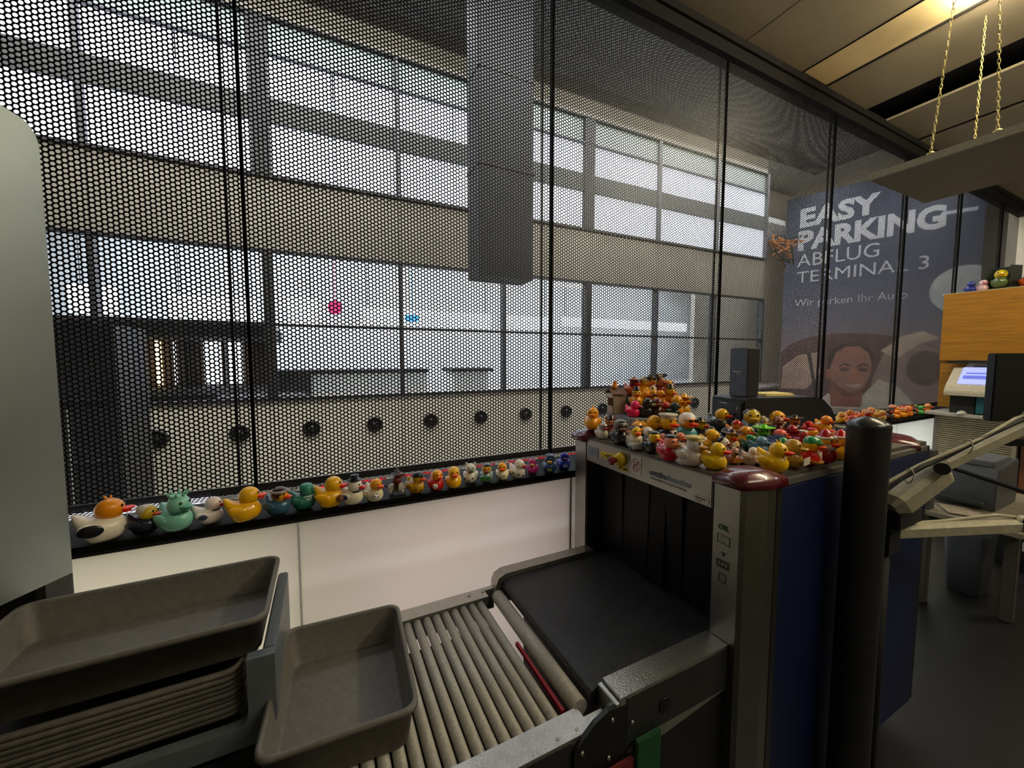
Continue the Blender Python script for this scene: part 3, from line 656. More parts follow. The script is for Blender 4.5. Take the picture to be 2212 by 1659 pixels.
# ------------------------------------------------------------------ rubber ducks
def duck_parts():
    P = {}
    def body(x, y, z):
        if z < -.75: z = -.75-(abs(z)-.75)*.15
        if x < -.25:
            t = (-x-.25)/.75; z = z+1.15*t**1.6; y *= 1-.45*t; x = x*(1-.02*t)
        if x > .2 and z > .1: z += .18*(1-abs(x-.45))*max(0, 1-abs(y)*1.3)
        return (x, y, z)
    P['body'] = MB().sph((-.02, 0, .27), (.48, .36, .34), 20, 13, body)
    P['head'] = MB().sph((.155, 0, .72), (.272, .262, .265), 18, 12).cyl((.13, 0, .38), (.15, 0, .58), .23, .16, n=16, caps=False)
    def bk(x, y, z): return (x, y*(1-.15*x), z+.25*x*x)
    P['beak'] = MB().sph((.44, 0, .69), (.18, .155, .045), 12, 8, bk).sph((.42, 0, .625), (.13, .12, .04), 12, 8).sph((.39, 0, .665), (.10, .13, .07), 10, 6)
    P['eye'] = MB().sph((0, 0, 0), (.022, .034, .042), 10, 7)
    P['wing'] = MB().sph((-.1, 0, .34), (.25, .075, .15), 12, 8, lambda x, y, z: (x, y, z+(.45*(-x) if x < 0 else 0)))
    P['top_hat'] = MB().lathe([(0, .94), (.27, .94), (.27, .955), (.15, .96), (.16, 1.14), (0, 1.14)], (.14, 0, 0), 18)
    P['cap'] = MB().lathe([(.265, .78), (.26, .87), (.2, .96), (.1, 1.0), (0, 1.01)], (.14, 0, 0), 18).prism([(.30, -.17), (.45, -.11), (.5, 0), (.45, .11), (.30, .17)], .80, .83)
    P['officer_cap'] = MB().lathe([(.24, .88), (.24, .92), (.31, .97), (.30, 1.01), (0, 1.03)], (.12, 0, 0), 18).prism([(.28, -.17), (.42, -.11), (.45, 0), (.42, .11), (.28, .17)], .87, .89)
    P['helmet'] = MB().lathe([(.285, .66), (.29, .78), (.25, .93), (.14, 1.02), (0, 1.04)], (.11, 0, 0), 18)
    P['sombrero'] = MB().lathe([(0, .89), (.30, .88), (.46, .93), (.47, .95), (.30, .91), (.17, .92), (.13, 1.06), (0, 1.1)], (.13, 0, 0), 22)
    P['crown'] = MB().lathe([(.19, .9), (.2, .98), (.18, .98), (.17, .9)], (.13, 0, 0), 16)
    for i in range(8):
        a = 2*PI*i/8; P['crown'].cyl((.13+.19*math.cos(a), .19*math.sin(a), .97), (.13+.25*math.cos(a), .25*math.sin(a), 1.12), .035, .004, 6)
    P['beret'] = MB().sph((.10, .03, .94), (.27, .25, .08), 16, 8)
    P['santa_hat'] = MB().lathe([(.25, .88), (.2, .98), (.12, 1.08), (.04, 1.15), (0, 1.17)], (.08, 0, 0), 16)
    P['hat_band'] = MB().tube([(.10+.25*math.cos(2*PI*i/20), .25*math.sin(2*PI*i/20), .87) for i in range(21)], .045, 8)
    P['sunglasses'] = MB().prism(rrect(-.16, -.02, .74, .83, .03, 3), .38, .42, 'x').prism(rrect(.02, .16, .74, .83, .03, 3), .38, .42, 'x').box(.39, .41, -.03, .03, .79, .82).box(.05, .40, -.25, -.235, .79, .82).box(.05, .40, .235, .25, .79, .82)
    P['hair'] = MB().sph((.08, 0, .82), (.27, .27, .2), 16, 9, lambda x, y, z: (x*(.8 if x > 0 else 1), y, max(z, -.45)))
    P['tuft'] = MB().cyl((.14, 0, .93), (.06, 0, 1.08), .05, .01, 8).cyl((.18, .02, .93), (.18, .05, 1.06), .04, .01, 8)
    P['ears'] = MB().sph((.12, .2, .95), (.05, .08, .09), 10, 6).sph((.12, -.2, .95), (.05, .08, .09), 10, 6)
    P['collar'] = MB().tube([(.15+.2*math.cos(2*PI*i/20), .2*math.sin(2*PI*i/20), .50) for i in range(21)], .035, 8)
    P['shirt_front'] = MB().add([(.42, -.12, .50), (.42, .12, .50), (.475, 0, .22), (.30, -.12, .50), (.30, .12, .50), (.40, 0, .2)], [(0, 1, 2), (3, 5, 4), (0, 3, 4, 1), (1, 4, 5, 2), (2, 5, 3, 0)])
    P['tie'] = MB().prism([(-.03, .47), (.03, .47), (.05, .30), (0, .24), (-.05, .30)], .455, .485, 'x')
    P['beard'] = MB().sph((.20, 0, .60), (.25, .255, .2), 16, 9)
    P['football'] = MB().sph((.40, -.22, .30), .125, 14, 9)
    P['football_spot'] = MB()
    for a, b in ((0, 0), (1.2, .4), (-1.2, .3), (.2, 1.2), (0, -1.1)):
        d = Vector((math.cos(a)*math.cos(b), math.sin(a)*math.cos(b), math.sin(b))); P['football_spot'].cyl(Vector((.40, -.22, .30))+d*.115, Vector((.40, -.22, .30))+d*.129, .035, n=6)
    P['spots'] = MB()
    for x, y, z in ((-.2, .33, .3), (.1, .345, .22), (-.05, -.35, .33), (.25, -.29, .25), (-.3, -.27, .25), (.42, .1, .3), (.42, -.1, .2)): P['spots'].sph((x, y, z), (.06, .045, .055), 8, 6)
    P['scarf'] = MB().tube([(.15+.19*math.cos(2*PI*i/20), .19*math.sin(2*PI*i/20), .50) for i in range(21)], .05, 8).box(.30, .37, -.2, -.1, .2, .5)
    P['goggles'] = MB().tube([(.11+.28*math.cos(2*PI*i/20), .27*math.sin(2*PI*i/20), .88) for i in range(21)], .05, 8)
    P['visor'] = MB().prism(rrect(-.2, .2, .82, .94, .05, 3), .33, .40, 'x')
    P['stripe'] = MB()
    for z in (.18, .28, .38): P['stripe'].tube([(-.02+(.50-(z-.28)**2*1.2)*math.cos(2*PI*i/24)*.985, (.375-(z-.28)**2*1.2)*math.sin(2*PI*i/24), z) for i in range(-8, 9)], .018, 6)
    P['badge'] = MB().prism(rrect(-.12, .12, .20, .33, .03, 3), .45, .50, 'x')
    P['moustache'] = MB().tube([(.40, -.17, .70), (.45, -.08, .74), (.46, 0, .72), (.45, .08, .74), (.40, .17, .70)], [.01, .03, .025, .03, .01], 6)
    P['sign'] = MB().box(.55, .57, -.25, .25, .18, .42)
    P['banner_board'] = MB().box(.30, .33, -.7, .3, .98, 1.16).cyl((.3, 0, .4), (.3, 0, 1.0), .015, n=6)
    P['guitar'] = MB().sph((.47, -.1, .28), (.04, .14, .10), 12, 8).box(.46, .49, -.05, .4, .3, .33)
    P['wing_print'] = MB().sph((-.13, -.355, .35), (.23, .045, .15), 14, 8)
    P['body_print'] = MB().sph((-.10, -.365, .34), (.15, .035, .1), 12, 8)
    P['car'] = MB().loops([[(x*k, y*k2, z) for x, y in rrect(-.6, .6, -.33, .33, .12, 3)] for k, k2, z in ((.96, .94, .05), (1, 1, .12), (1, 1, .28), (.92, .9, .36))])
    P['wheel'] = MB().cyl((0, -.04, 0), (0, .04, 0), .11, n=14)
    P['umbrella'] = MB().lathe([(.42, .86), (.30, .98), (0, 1.1)], (.1, 0, 0), 16)
    P['cape'] = MB().sph((-.06, 0, .33), (.42, .39, .26), 16, 9, lambda x, y, z: (min(x, .35), y, max(z, -.3)))
    P['basket'] = MB().lathe([(0, .0), (.16, .0), (.2, .1), (.19, .1), (.15, .01), (0, .01)], (.45, -.22, .15), 14)
    P['accordion'] = MB().box(.38, .5, -.34, -.06, .18, .42).box(.38, .5, .04, .2, .2, .4)
    P['fuzz'] = MB()
    rr = random.Random(3)
    for _ in range(90):
        a = rr.uniform(0, 2*PI); b = rr.uniform(-.1, 1.3); d = Vector((math.cos(a)*math.cos(b), math.sin(a)*math.cos(b), math.sin(b)))
        p = Vector((d.x*.44, d.y*.34, .28+d.z*.3)); P['fuzz'].cyl(p, p+d*.16, .02, .003, 4, False)
    return P
DP = duck_parts(); _dc = {}
def part_me(shape, col, rough=.35):
    k = (shape, col)
    if k not in _dc:
        import colorsys
        hh, ss, vv = colorsys.rgb_to_hsv(*[int(col[i:i+2], 16)/255 for i in (0, 2, 4)])
        c2 = colorsys.hsv_to_rgb(hh, min(1, ss*1.12), min(1, vv*(1.14 if vv > .3 else .85)))
        m = M('toy_'+col, ''.join('%02x' % int(v*255) for v in c2), rough-.07, 0, .05, 8, 0, 300, 0, .4)
        src = DP[shape]; me = bpy.data.meshes.new(shape); me.from_pydata(src.v, [], src.f)
        me.polygons.foreach_set('use_smooth', src.smooth); me.materials.append(m); _dc[k] = me
    return _dc[k]
def make_duck(label, loc, size, yaw, body='f0b818', head=None, beak='e0501c', wing=None, acc=(), group=None, car=None, eyes=True, name='rubber_duck'):
    head = head or body; wing = wing or body
    r = thing(name, label, 'duck', loc, yaw, group); r.scale = (size, size, size)
    z = 0
    if car:
        link('car_body', part_me('car', car), None, r)
        for x in (-.38, .38):
            for y in (-.32, .32): link('wheel', part_me('wheel', '101010'), None, r, (x, y, .11))
        z = .12
    def p(nm, sh, col, loc=None, scale=None): return link(nm, part_me(sh, col), None, r, (0, 0, z) if loc is None else (loc[0], loc[1], loc[2]+z), None, scale)
    p('body', 'body', body); p('head', 'head', head); p('beak', 'beak', beak)
    for s in (-1, 1):
        if eyes: p('eye', 'eye', '0c0c0c', (.392, .115*s, .80))
        p('wing', 'wing', wing, (0, .31*s, 0))
    for a, col in acc:
        p(a, a, col)
    return r
def face_yaw(x, y, a):
    n = math.hypot(x, y); vx, vy = x/n, y/n; a = math.radians(a)
    dx = -vx*math.cos(a)+vy*math.sin(a); dy = -vy*math.cos(a)-vx*math.sin(a)
    return math.atan2(dy, dx)
Yw, OR, RD = 'efb416', 'e0501c', 'c81e18'
placed = []
def blocked(p, size):
    for ox, oy, a, L, W in ((1.18, 1.242, -13.8, .31, .245), (1.75, 1.12, -15, .53, .215), (1.72, .965, -24, .30, .07)):
        a = math.radians(a); dx, dy = p.x-ox, p.y-oy; u = dx*math.cos(a)+dy*math.sin(a); v = -dx*math.sin(a)+dy*math.cos(a); g = .36*size
        if -g < u < L+g and -g < v < W+g: return True
    return False
def put(px, py, hp, z, ang, label, grp, pl_key=None, lim=None, name='rubber_duck', **kw):
    q = at_z(px, py, z); fwd = q.xy.dot(FW.xy); dist0 = fwd
    size = hp*fwd/F
    d = q.xy.normalized(); pos = q.xy.copy()
    if pl_key:
        for _ in range(60):
            if not blocked(pos, size): break
            pos = pos-d*.006
        for _ in range(80):
            hit = any(k == pl_key and (pos-o).length < .37*(size+s) for k, o, s in placed)
            nxt = pos+d*.008
            if not hit: break
            if lim and (nxt.x > lim[0] or nxt.y > lim[1] or blocked(nxt, size)): break
            pos = nxt
        size *= pos.dot(FW.xy)/dist0
        placed.append((pl_key, pos.copy(), size))
    return make_duck(label, (pos.x, pos.y, z+.0005), size, face_yaw(pos.x, pos.y, ang), group=grp, name=name, **kw)
G1 = 'ducks on the ledge'
LZ = 1.0705
for a in (
 (222, 1166, 92, 80, 'big duck with orange head, white body and dark wing', dict(body='ddd4c4', head='ec9a18', beak='d04030', wing='ddd4c4', acc=(('wing_print', '14161e'), ('tuft', 'ec9a18')))),
 (312, 1150, 62, 55, 'navy duck with yellow face and pale hair', dict(body='16263a', head='c8a83a', acc=(('hair', 'b0a89a'), ('shirt_front', '20344a'), ('badge', '8a8a4a')))),
 (380, 1143, 80, 35, 'pale mint green duck with a spiked crown', dict(body='7fb8a4', head='86bca8', beak='5a9a86', acc=(('crown', '86bca8'), ('collar', '2a6a58')))),
 (452, 1129, 58, 78, 'white duck with red cheek, red beak and blue-grey wing print', dict(body='d8cec8', head='d8c8c4', beak='c02428', acc=(('body_print', '3a4660'), ('collar', '222840')))),
 (527, 1123, 74, 85, 'plain yellow duck with bright orange beak, biggest yellow one on the ledge', dict(beak='ee4a18')),
 (600, 1109, 58, 50, 'blue duck with brown helmet and ski goggles', dict(body='34596c', head='d09a20', acc=(('helmet', '4a201c'), ('goggles', '8a8078')))),
 (655, 1098, 56, 70, 'dark green duck in a surgeon cap and mask', dict(body='2e6a5c', head='3a7a68', beak='2e6a5c', acc=(('cap', '2c7a6a'), ('scarf', '9ab0a4')))),
 (711, 1093, 67, 75, 'glossy yellow duck holding a small brown ball', dict(beak='e83818', acc=(('football', '5a3c18'),))),
 (760, 1087, 56, 60, 'white patterned duck in a black top hat', dict(body='cfc8b4', head='d8d4ca', beak='d03c30', acc=(('top_hat', '14141a'), ('body_print', '1c3060'), ('collar', '20242c')))),
 (808, 1080, 50, 40, 'orange headed duck in white shirt with a football', dict(body='cfc8a8', head='e8a01c', acc=(('football', 'd8d4cc'), ('football_spot', '181818')))),
 (898, 1063, 46, 50, 'mottled yellow duck in a black rider cap', dict(body='b88e20', head='c89a1c', acc=(('cap', '1c1c1c'), ('spots', '5a4a1c')))),
 (942, 1057, 46, 25, 'orange headed duck in a red shirt with a football', dict(body='b82418', head='e8a01c', acc=(('football', 'd8d4cc'), ('football_spot', '181818')))),
 (980, 1052, 46, 10, 'plain yellow duck in a pale yellow hood', dict(acc=(('hair', 'e8c060'),))),
 (1017, 1041, 44, 0, 'white cow duck with black spots', dict(body='d0cec4', head='d0cec4', beak='2c4a30', acc=(('spots', '181818'), ('ears', 'c8c4ba')))),
 (1051, 1040, 40, 0, 'duck with black beret playing a green accordion', dict(body='7a8a8a', head='c8a030', beak='7a2c1c', acc=(('beret', '161616'), ('accordion', '3c7a34')))),
 (1085, 1035, 39, 0, 'yellow headed duck with open beak on a white spotted body', dict(body='d0c8a8', head='e8a81c', acc=(('spots', '181818'), ('tuft', 'e8a81c')))),
 (1117, 1031, 41, 60, 'white dalmatian duck with a red beak', dict(body='d4ccc0', head='d8d0c6', beak='c02820', acc=(('spots', '141414'),))),
 (1150, 1022, 34, 0, 'fuzzy magenta duck with a purple tuft', dict(body='b03078', head='b03078', beak='c89a30', acc=(('fuzz', 'c03888'), ('tuft', '5a4a6a')))),
 (1187, 1020, 41, 0, 'steel blue duck with a yellow beak and badge', dict(body='2c4a78', head='2c466c', beak='c8a830', acc=(('badge', '8a8a3a'), ('beret', '3c4a68')))),
 (1218, 1012, 38, 10, 'deep blue duck with white chest lettering', dict(body='2836a0', head='2c3aa8', beak='6a2c5a', acc=(('badge', 'aab0cc'),)))):
    put(a[0], a[1], a[2], LZ, a[3], a[4]+' on the ledge', G1, **a[5])
# horse with rider
p = at_z(858, 1066, LZ)
hr = thing('horse_rider_toy', 'toy white horse carrying a dark red rider in a grey hat', 'toy', tuple(p), face_yaw(p.x, p.y, 80)); hr.scale = (.092,)*3
MB().sph((0, 0, .28), (.42, .2, .22), 14, 9).sph((.45, 0, .42), (.2, .11, .12), 10, 7).cyl((-.25, .1, .0), (-.25, .1, .25), .06).cyl((.25, .1, 0), (.25, .1, .25), .06).cyl((-.25, -.1, 0), (-.25, -.1, .25), .06).cyl((.25, -.1, 0), (.25, -.1, .25), .06).build('horse', M('toy_ccc6bc', 'ccc6bc', .35), hr)
MB().cyl((-.38, 0, .32), (-.62, 0, .42), .04, .07).build('horse_tail', M('toy_222428', '222428', .4), hr)
MB().sph((.0, 0, .58), (.2, .2, .2), 12, 8).sph((.05, 0, .82), .17, 12, 8).build('rider', M('toy_6a1416', '6a1416', .4), hr)
MB().cyl((.2, 0, .80), (.42, 0, .84), .05, .02).build('rider_beak', M('toy_a04a20', 'a04a20', .4), hr)
MB().lathe([(.28, .9), (.14, .93), (.08, 1.1), (0, 1.2)], n=14).build('rider_hat', M('toy_4a4a4c', '4a4a4c', .6), hr)
MB().box(-.1, .1, -.215, .215, .2, .44).build('saddle', M('toy_3a2418', '3a2418', .6), hr)

# ducks on the scanner, front to back
G2 = 'ducks on the scanner top'; TZ = 1.2685; LIM = (2.12, 1.40)
S = (
 (1540, 1012, 60, 70, 'bright yellow duck with open red beak at the front edge right', dict(body='f4c40e', beak='d8280e'), 0),
 (1668, 1017, 66, 70, 'yellow duck with pointed forehead behind the maroon cap', dict(body='f0c020', beak='d8300e', acc=(('tuft', 'f0c020'),)), 0),
 (1490, 1004, 64, 60, 'pearly white duck in a cream hat at the front edge', dict(body='bdb0a0', head='c8c0b4', beak='b88a3c', acc=(('officer_cap', 'c8b878'),)), 0),
 (1443, 993, 56, 40, 'crimson duck with salmon head and white bib', dict(body='b01c30', head='d88a6c', beak='e09030', acc=(('shirt_front', 'd8c4b4'), ('beret', '181820'))), 0),
 (1620, 1004, 36, 85, 'white toy aeroplane duck with dark wheels', dict(body='cfc4b8', head='d8cec2', beak='b8ac9c', car='c8bcae'), 0),
 (1700, 1008, 64, 70, 'dull gold bird with a long curved back', dict(body='8a6a20', head='a8842c', beak='b08a30', acc=(('cape', '7a5c1c'), ('sign', 'c8c4b4'))), 0),
 (1742, 1002, 62, 60, 'moustached duck in green and white cap with red body', dict(body='b81c20', head='e0ac18', beak='e86020', acc=(('cap', '2c7a4a'), ('moustache', '3c2014'), ('shirt_front', 'e0d4b4'), ('basket', 'd09a48'))), 0),
 (1775, 998, 64, 50, 'Santa duck with full white beard', dict(body='9c1824', head='e4a020', beak='cc4018', acc=(('beard', 'd8cdc2'), ('santa_hat', 'a81c24'), ('hat_band', 'd8cdc2'))), 0),
 (1808, 990, 56, 70, 'yellow duck in a red Santa hat next to the bearded one', dict(beak='dc3c14', acc=(('santa_hat', 'b81c28'), ('hat_band', 'dccfc0'))), 0),
 (1408, 978, 48, 40, 'yellow headed duck in navy suit with dark cap', dict(body='121826', head='d8b01c', beak='c82c14', acc=(('beret', '14141c'), ('shirt_front', 'c8c8cc'), ('tie', '14161c'))), 0),
 (1371, 968, 44, 20, 'yellow duck sitting in a silver toy car', dict(body='c0b49c', head='e0b41c', beak='d8401c', car='a8a8a4', acc=(('hair', '1c1a18'),)), 0),
 (1582, 1001, 38, 30, 'small brown dog-like duck holding a tan sign', dict(body='8a5434', head='b08a78', beak='2c1c18', acc=(('sign', 'a8702c'), ('ears', '4a2c20'))), 1),
 (1338, 958, 52, 20, 'dark soldier duck in a grey helmet', dict(body='2c2a26', head='3a3428', beak='7a5040', acc=(('helmet', '6a6458'), ('beret', '26342c'), ('badge', '4a4840'))), 0),
 (1300, 947, 36, 30, 'white duck with dark sunglasses at the left corner', dict(body='c8c0b0', head='a89a8c', beak='982020', acc=(('sunglasses', '141414'),)), 0),
 (1317, 944, 42, 10, 'brown bear duck in a black top hat', dict(body='6a3c24', head='9c6438', beak='5a2c20', acc=(('ears', '9c6438'), ('top_hat', '141418'), ('scarf', '9c1c24'))), 1),
 (1396, 962, 42, 30, 'panda faced white headed duck with black body', dict(body='161618', head='d4d0c8', beak='141414', acc=(('scarf', '1c1c1c'),)), 1),
 (1373, 957, 48, 20, 'orange duck in black wraparound sunglasses', dict(body='c87c20', head='dc9a40', beak='c8702c', acc=(('sunglasses', '0c0c0c'), ('tuft', 'e0b050'))), 1),
 (1463, 972, 40, 60, 'salmon pink headed duck behind the crimson one', dict(body='a87860', head='cc7c54', beak='c06a3c', acc=(('collar', '2c2420'),)), 1),
 (1427, 970, 36, 50, 'rosy small duck with a red beak between two suited ducks', dict(body='7a4438', head='c08070', beak='b82c24'), 1),
 (1532, 978, 50, 60, 'yellow duck with heavy black brows and long red beak', dict(beak='d02414', acc=(('moustache', '181410'), ('hair', 'e0ac1c'))), 1),
 (1556, 985, 42, 60, 'white faced penguin duck with big eye', dict(body='1c1a1c', head='e0d8c8', beak='7a2a24', acc=(('hair', '2a2428'),)), 1),
 (1578, 975, 46, 20, 'duck in brown explorer hat and pale shirt', dict(body='b89a70', head='b8942c', beak='cc2814', acc=(('sombrero', '4a2420'), ('shirt_front', 'd0c4a4'))), 1),
 (1637, 982, 42, 70, 'pale blue smooth duck behind the aeroplane', dict(body='5c7c94', head='6c90ac', beak='5c7c94'), 1),
 (1617, 977, 36, 70, 'shiny green and blue globe duck', dict(body='145028', head='1a6434', beak='1c3a78', acc=(('body_print', '1c3a78'), ('hair', '1c7a3c'))), 1),
 (1612, 960, 36, 60, 'cream headed duck with helmet behind the globe duck', dict(body='a89878', head='c8b898', beak='a89878', acc=(('helmet', 'd0c0a0'),)), 1),
 (1647, 965, 46, 10, 'lime green duck under a wide green hat', dict(body='4c9010', head='54a014', beak='4c9010', acc=(('sombrero', '6cc01c'),)), 1),
 (1676, 972, 46, 70, 'blue-grey duck with salmon cap', dict(body='5c6c94', head='6c7ca4', beak='cc5c20', acc=(('cap', 'e07068'),)), 1),
 (1688, 985, 40, 80, 'duck with metallic green hood and red-orange bill', dict(body='8a5c34', head='2c7a4c', beak='d0401c', acc=(('hair', '2c8a54'),)), 1),
 (1703, 958, 40, 60, 'dark red glossy duck with white button', dict(body='8c1c2c', head='9c2434', beak='7c1824'), 1),
 (1730, 962, 34, 50, 'white capped crimson duck behind the moustached one', dict(body='a01c2c', head='b83c34', beak='c89434', acc=(('beret', 'c8c0b0'),)), 1),
 (1748, 962, 36, 70, 'orange duck with wide yellow beak and pink hat', dict(body='d88c1c', head='e09c24', beak='f0b828', acc=(('beret', 'c02c44'),)), 1),
 (1789, 962, 34, 60, 'orange duck with pink beret behind the Santa hats', dict(body='c87c2c', head='d89040', beak='c8501c', acc=(('beret', 'c82c3c'),)), 1),
 (1602, 962, 44, 60, 'orange-yellow duck with bright red beak in the middle', dict(body='e09414', head='eca01c', beak='d4280c'), 1),
 (1562, 960, 38, 50, 'dark navy duck with white ringed eye', dict(body='141c2c', head='1c283c', beak='4a2430', acc=(('badge', '8a8c9c'),)), 1),
 (1478, 956, 64, 40, 'duck in white racing helmet, dark sunglasses and teal suit', dict(body='4c8c90', head='e09418', beak='dc3c14', acc=(('helmet', 'dcd4d0'), ('sunglasses', '141414'))), 1),
 (1436, 958, 66, 40, 'duck in black suit with white officer cap', dict(body='10141c', head='ecb81c', beak='dc4c1c', acc=(('officer_cap', 'bcb4a4'), ('shirt_front', 'd4d0c8'), ('tie', '14141a'))), 1),
 (1405, 952, 60, 50, 'plain golden duck looking right beside the grey box', dict(body='d8a414', beak='c8881c'), 1),
 (1507, 948, 44, 60, 'duck with wide black pirate hat and red beak', dict(body='242420', head='d0a81c', beak='c8201c', acc=(('sombrero', '14161a'),)), 1),
 (1530, 955, 36, 60, 'dark brown duck with grey cape', dict(body='2c261c', head='3a3428', beak='5a4a2c', acc=(('cape', '22221f'),)), 1),
 (1585, 945, 38, 60, 'orange duck in a red cap below the grey shirted one', dict(body='c8801c', head='d89028', beak='a8241c', acc=(('cap', 'b01c24'), ('tuft', 'd8b480'))), 1),
 (1551, 930, 50, 60, 'yellow headed duck with dark coat before the black case', dict(body='3a423c', head='ecb820', beak='d8401c', acc=(('scarf', 'a8987c'),)), 1),
 (1620, 940, 62, 15, 'tall olive-yellow duck with black hair and grey-blue shirt', dict(body='4c5a64', head='b89c28', beak='c0941c', acc=(('hair', '16140f'), ('badge', '2c343c'))), 1),
 (1669, 935, 54, 60, 'yellow headed duck in a white shirt with brown stripes', dict(body='d8cab8', head='ecaa14', beak='e0380c', acc=(('stripe', '4a3428'), ('scarf', '2c2824'))), 1),
 (1648, 936, 38, 20, 'small grey and yellow duck left of the striped one', dict(body='a88c34', head='a0906c', beak='c89428'), 1),
 (1690, 930, 30, 20, 'small pale headed duck right of the striped one', dict(body='8a7a5c', head='b8b098', beak='8a6c3c'), 1),
 (1702, 937, 34, 60, 'reddish brown carved duck at the plank end', dict(body='7a4430', head='a86448', beak='8c3c28', acc=(('collar', '5a2c20'),)), 1))
for a in sorted(S, key=lambda t: -t[1]):
    put(a[0], a[1], a[2], TZ, a[3], a[4]+' on the scanner', G2, 'top', LIM, **a[5])
# the far ones on the plank
for a in ((.04, 37, 20, 'brown duck with monkey face on the wooden plank', dict(body='5a2c1c', head='8c5438', beak='6a3c28', acc=(('hair', '7a4428'),))),
          (.11, 38, 20, 'black pirate duck with red brimmed hat on the plank', dict(body='14141a', head='c8862c', beak='7a3424', acc=(('sombrero', '2c1418'), ('badge', 'c8c0b0')))),
          (.175, 28, 30, 'small bright red duck on the plank', dict(body='d01c24', head='d0241c', beak='e0501c')),
          (.245, 40, 50, 'orange long backed duck on the right end of the plank', dict(body='d89a14', head='dc9030', beak='b8501c', acc=(('cape', 'c8a020'),)))):
    u = Vector((math.cos(math.radians(-24)), math.sin(math.radians(-24)))); v = Vector((-u.y, u.x)); q = Vector((1.72, .965))+u*a[0]+v*.035
    make_duck(a[3], (q.x, q.y, 1.2925), a[1]*q.dot(FW.xy)/F, face_yaw(q.x, q.y, a[2]), group='ducks on the plank', **a[4])
q = at_z(1818, 952, TZ); cupo = thing('duck_cup', 'pale blue cup with a red duck print and white rim beside the post', 'cup', tuple(q))
MB().lathe([(0, 0), (.02, 0), (.025, .05), (.026, .062), (.023, .062), (.02, .005), (0, .004)], n=20).build('cup_body', M('toy_6c8ca0', '6c8ca0', .35), cupo)
MB().lathe([(.0265, .058), (.027, .066), (.023, .066)], n=20).build('rim', M('toy_c8c4b4', 'c8c4b4', .4), cupo)
MB().sph((-.02, -.012, .035), (.006, .009, .010), 10, 6).build('duck_print', M('toy_a84434', 'a84434', .5), cupo)
# corner duck on the maroon cap
put(1280, 927, 49, 1.2945, 0, 'fat orange duck with very wide beak on the left maroon cap', G2, body='eea012', beak='e07c10', acc=(('tuft', 'f0b030'),))
# pyramid on the riser
G3 = 'ducks on the riser box'
R0, R1, R2 = 1.3605, 1.4005, 1.4405
def rloc(u, v):
    a = math.radians(-13.8); return Vector((1.18+u*math.cos(a)-v*math.sin(a), 1.242+u*math.sin(a)+v*math.cos(a)))
for u, v, z, hpx, ang, lb, kw in (
 (.035, .055, R0, 36, 60, 'hot pink duck at the front of the pyramid', dict(body='d81c5c', head='e02864', beak='d81c5c')),
 (.085, .04, R0, 42, 70, 'black duck with a grey beak beside the pink one', dict(body='141416', head='161618', beak='8a8468')),
 (.135, .035, R0, 42, 30, 'dark maroon duck in front of the pyramid', dict(body='4a1214', head='5a1c18', beak='8a4a24')),
 (.185, .045, R0, 32, 40, 'red-orange small duck in the pyramid front row', dict(body='a8501c', head='b8381c', beak='8c2414')),
 (.225, .035, R0, 46, 70, 'slim yellow duck at the right of the pyramid front', dict(body='d89414', head='dc9c18', beak='cc6c14', acc=(('tuft', 'c8a050'),))),
 (.275, .05, R0, 44, 50, 'yellow duck in a straw hat at the right end of the riser', dict(body='c8941c', head='c8981c', beak='cc5c18', acc=(('sombrero', 'c8941c'),))),
 (.20, .005, R0, 34, 60, 'dark green duck at the front edge of the grey box', dict(body='14281c', head='2c3c40', beak='1c3424')),
 (.085, .115, R1, 38, 10, 'duck with black hat playing a brown guitar', dict(body='d89414', head='c8a430', beak='c8541c', acc=(('top_hat', '1c1814'), ('guitar', '3c2414')))),
 (.125, .12, R1, 34, 60, 'golden yellow duck in the second pyramid row', dict(body='c08414', head='d8941c', beak='c86c14', acc=(('collar', 'b8941c'),))),
 (.165, .115, R1, 36, 30, 'yellow duck with black button nose in the second row', dict(body='c88c14', head='cc9018', beak='1c1410')),
 (.205, .12, R1, 34, 50, 'amber duck with red bow in the second row', dict(body='cc9414', head='d49c18', beak='a83418', acc=(('shirt_front', 'b8842c'),))),
 (.25, .115, R1, 40, 50, 'yellow duck in a black brimmed hat at the right of row two', dict(body='c8841c', head='c89c24', beak='d87c1c', acc=(('top_hat', '161418'), ('cape', '18161a')))),
 (.105, .19, R2, 38, 50, 'red hooded duck in a pink wide hat on the top row', dict(body='b85c1c', head='7c1c18', beak='b82c1c', acc=(('sombrero', '8c6c60'), ('scarf', 'a8241c')))),
 (.155, .185, R2, 40, 60, 'yellow duck with cream cap on the top row', dict(body='dca414', head='cc9c34', beak='c8801c', acc=(('cap', 'a89478'),))),
 (.20, .19, R2, 42, 20, 'white coated duck in a black wide hat on the top row', dict(body='c8bca0', head='c8a450', beak='c85428', acc=(('sombrero', '1c1a16'), ('tie', '141414')))),
 (.245, .19, R2, 40, 60, 'brown-red duck carrying a lettered board', dict(body='7a2c18', head='a86c50', beak='9c2c1c', acc=(('banner_board', '3a3028'),))),
 (.285, .185, R2, 34, 60, 'small amber duck at the right end of the top row', dict(body='b8841c', head='c09424', beak='b85c1c'))):
    q = rloc(u, v); o = make_duck(lb+' on the riser', (q.x, q.y, z), hpx*q.dot(FW.xy)/F, face_yaw(q.x, q.y, ang), group=G3, **kw)
    if 'lettered' in lb:
        bpy.context.view_layer.update()
        t = text('lettering', 'VBW', M('board_cream', 'c8b890', .6), None, Matrix(((0, 0, 1), (1, 0, 0), (0, 1, 0))), (0, 0, 0), .11, .45, .02, .01)
        t.parent = o; t.location = (.335, -.55, 1.015); 
q = Vector((1.172, 1.345)); u_ = math.radians(-13.8)
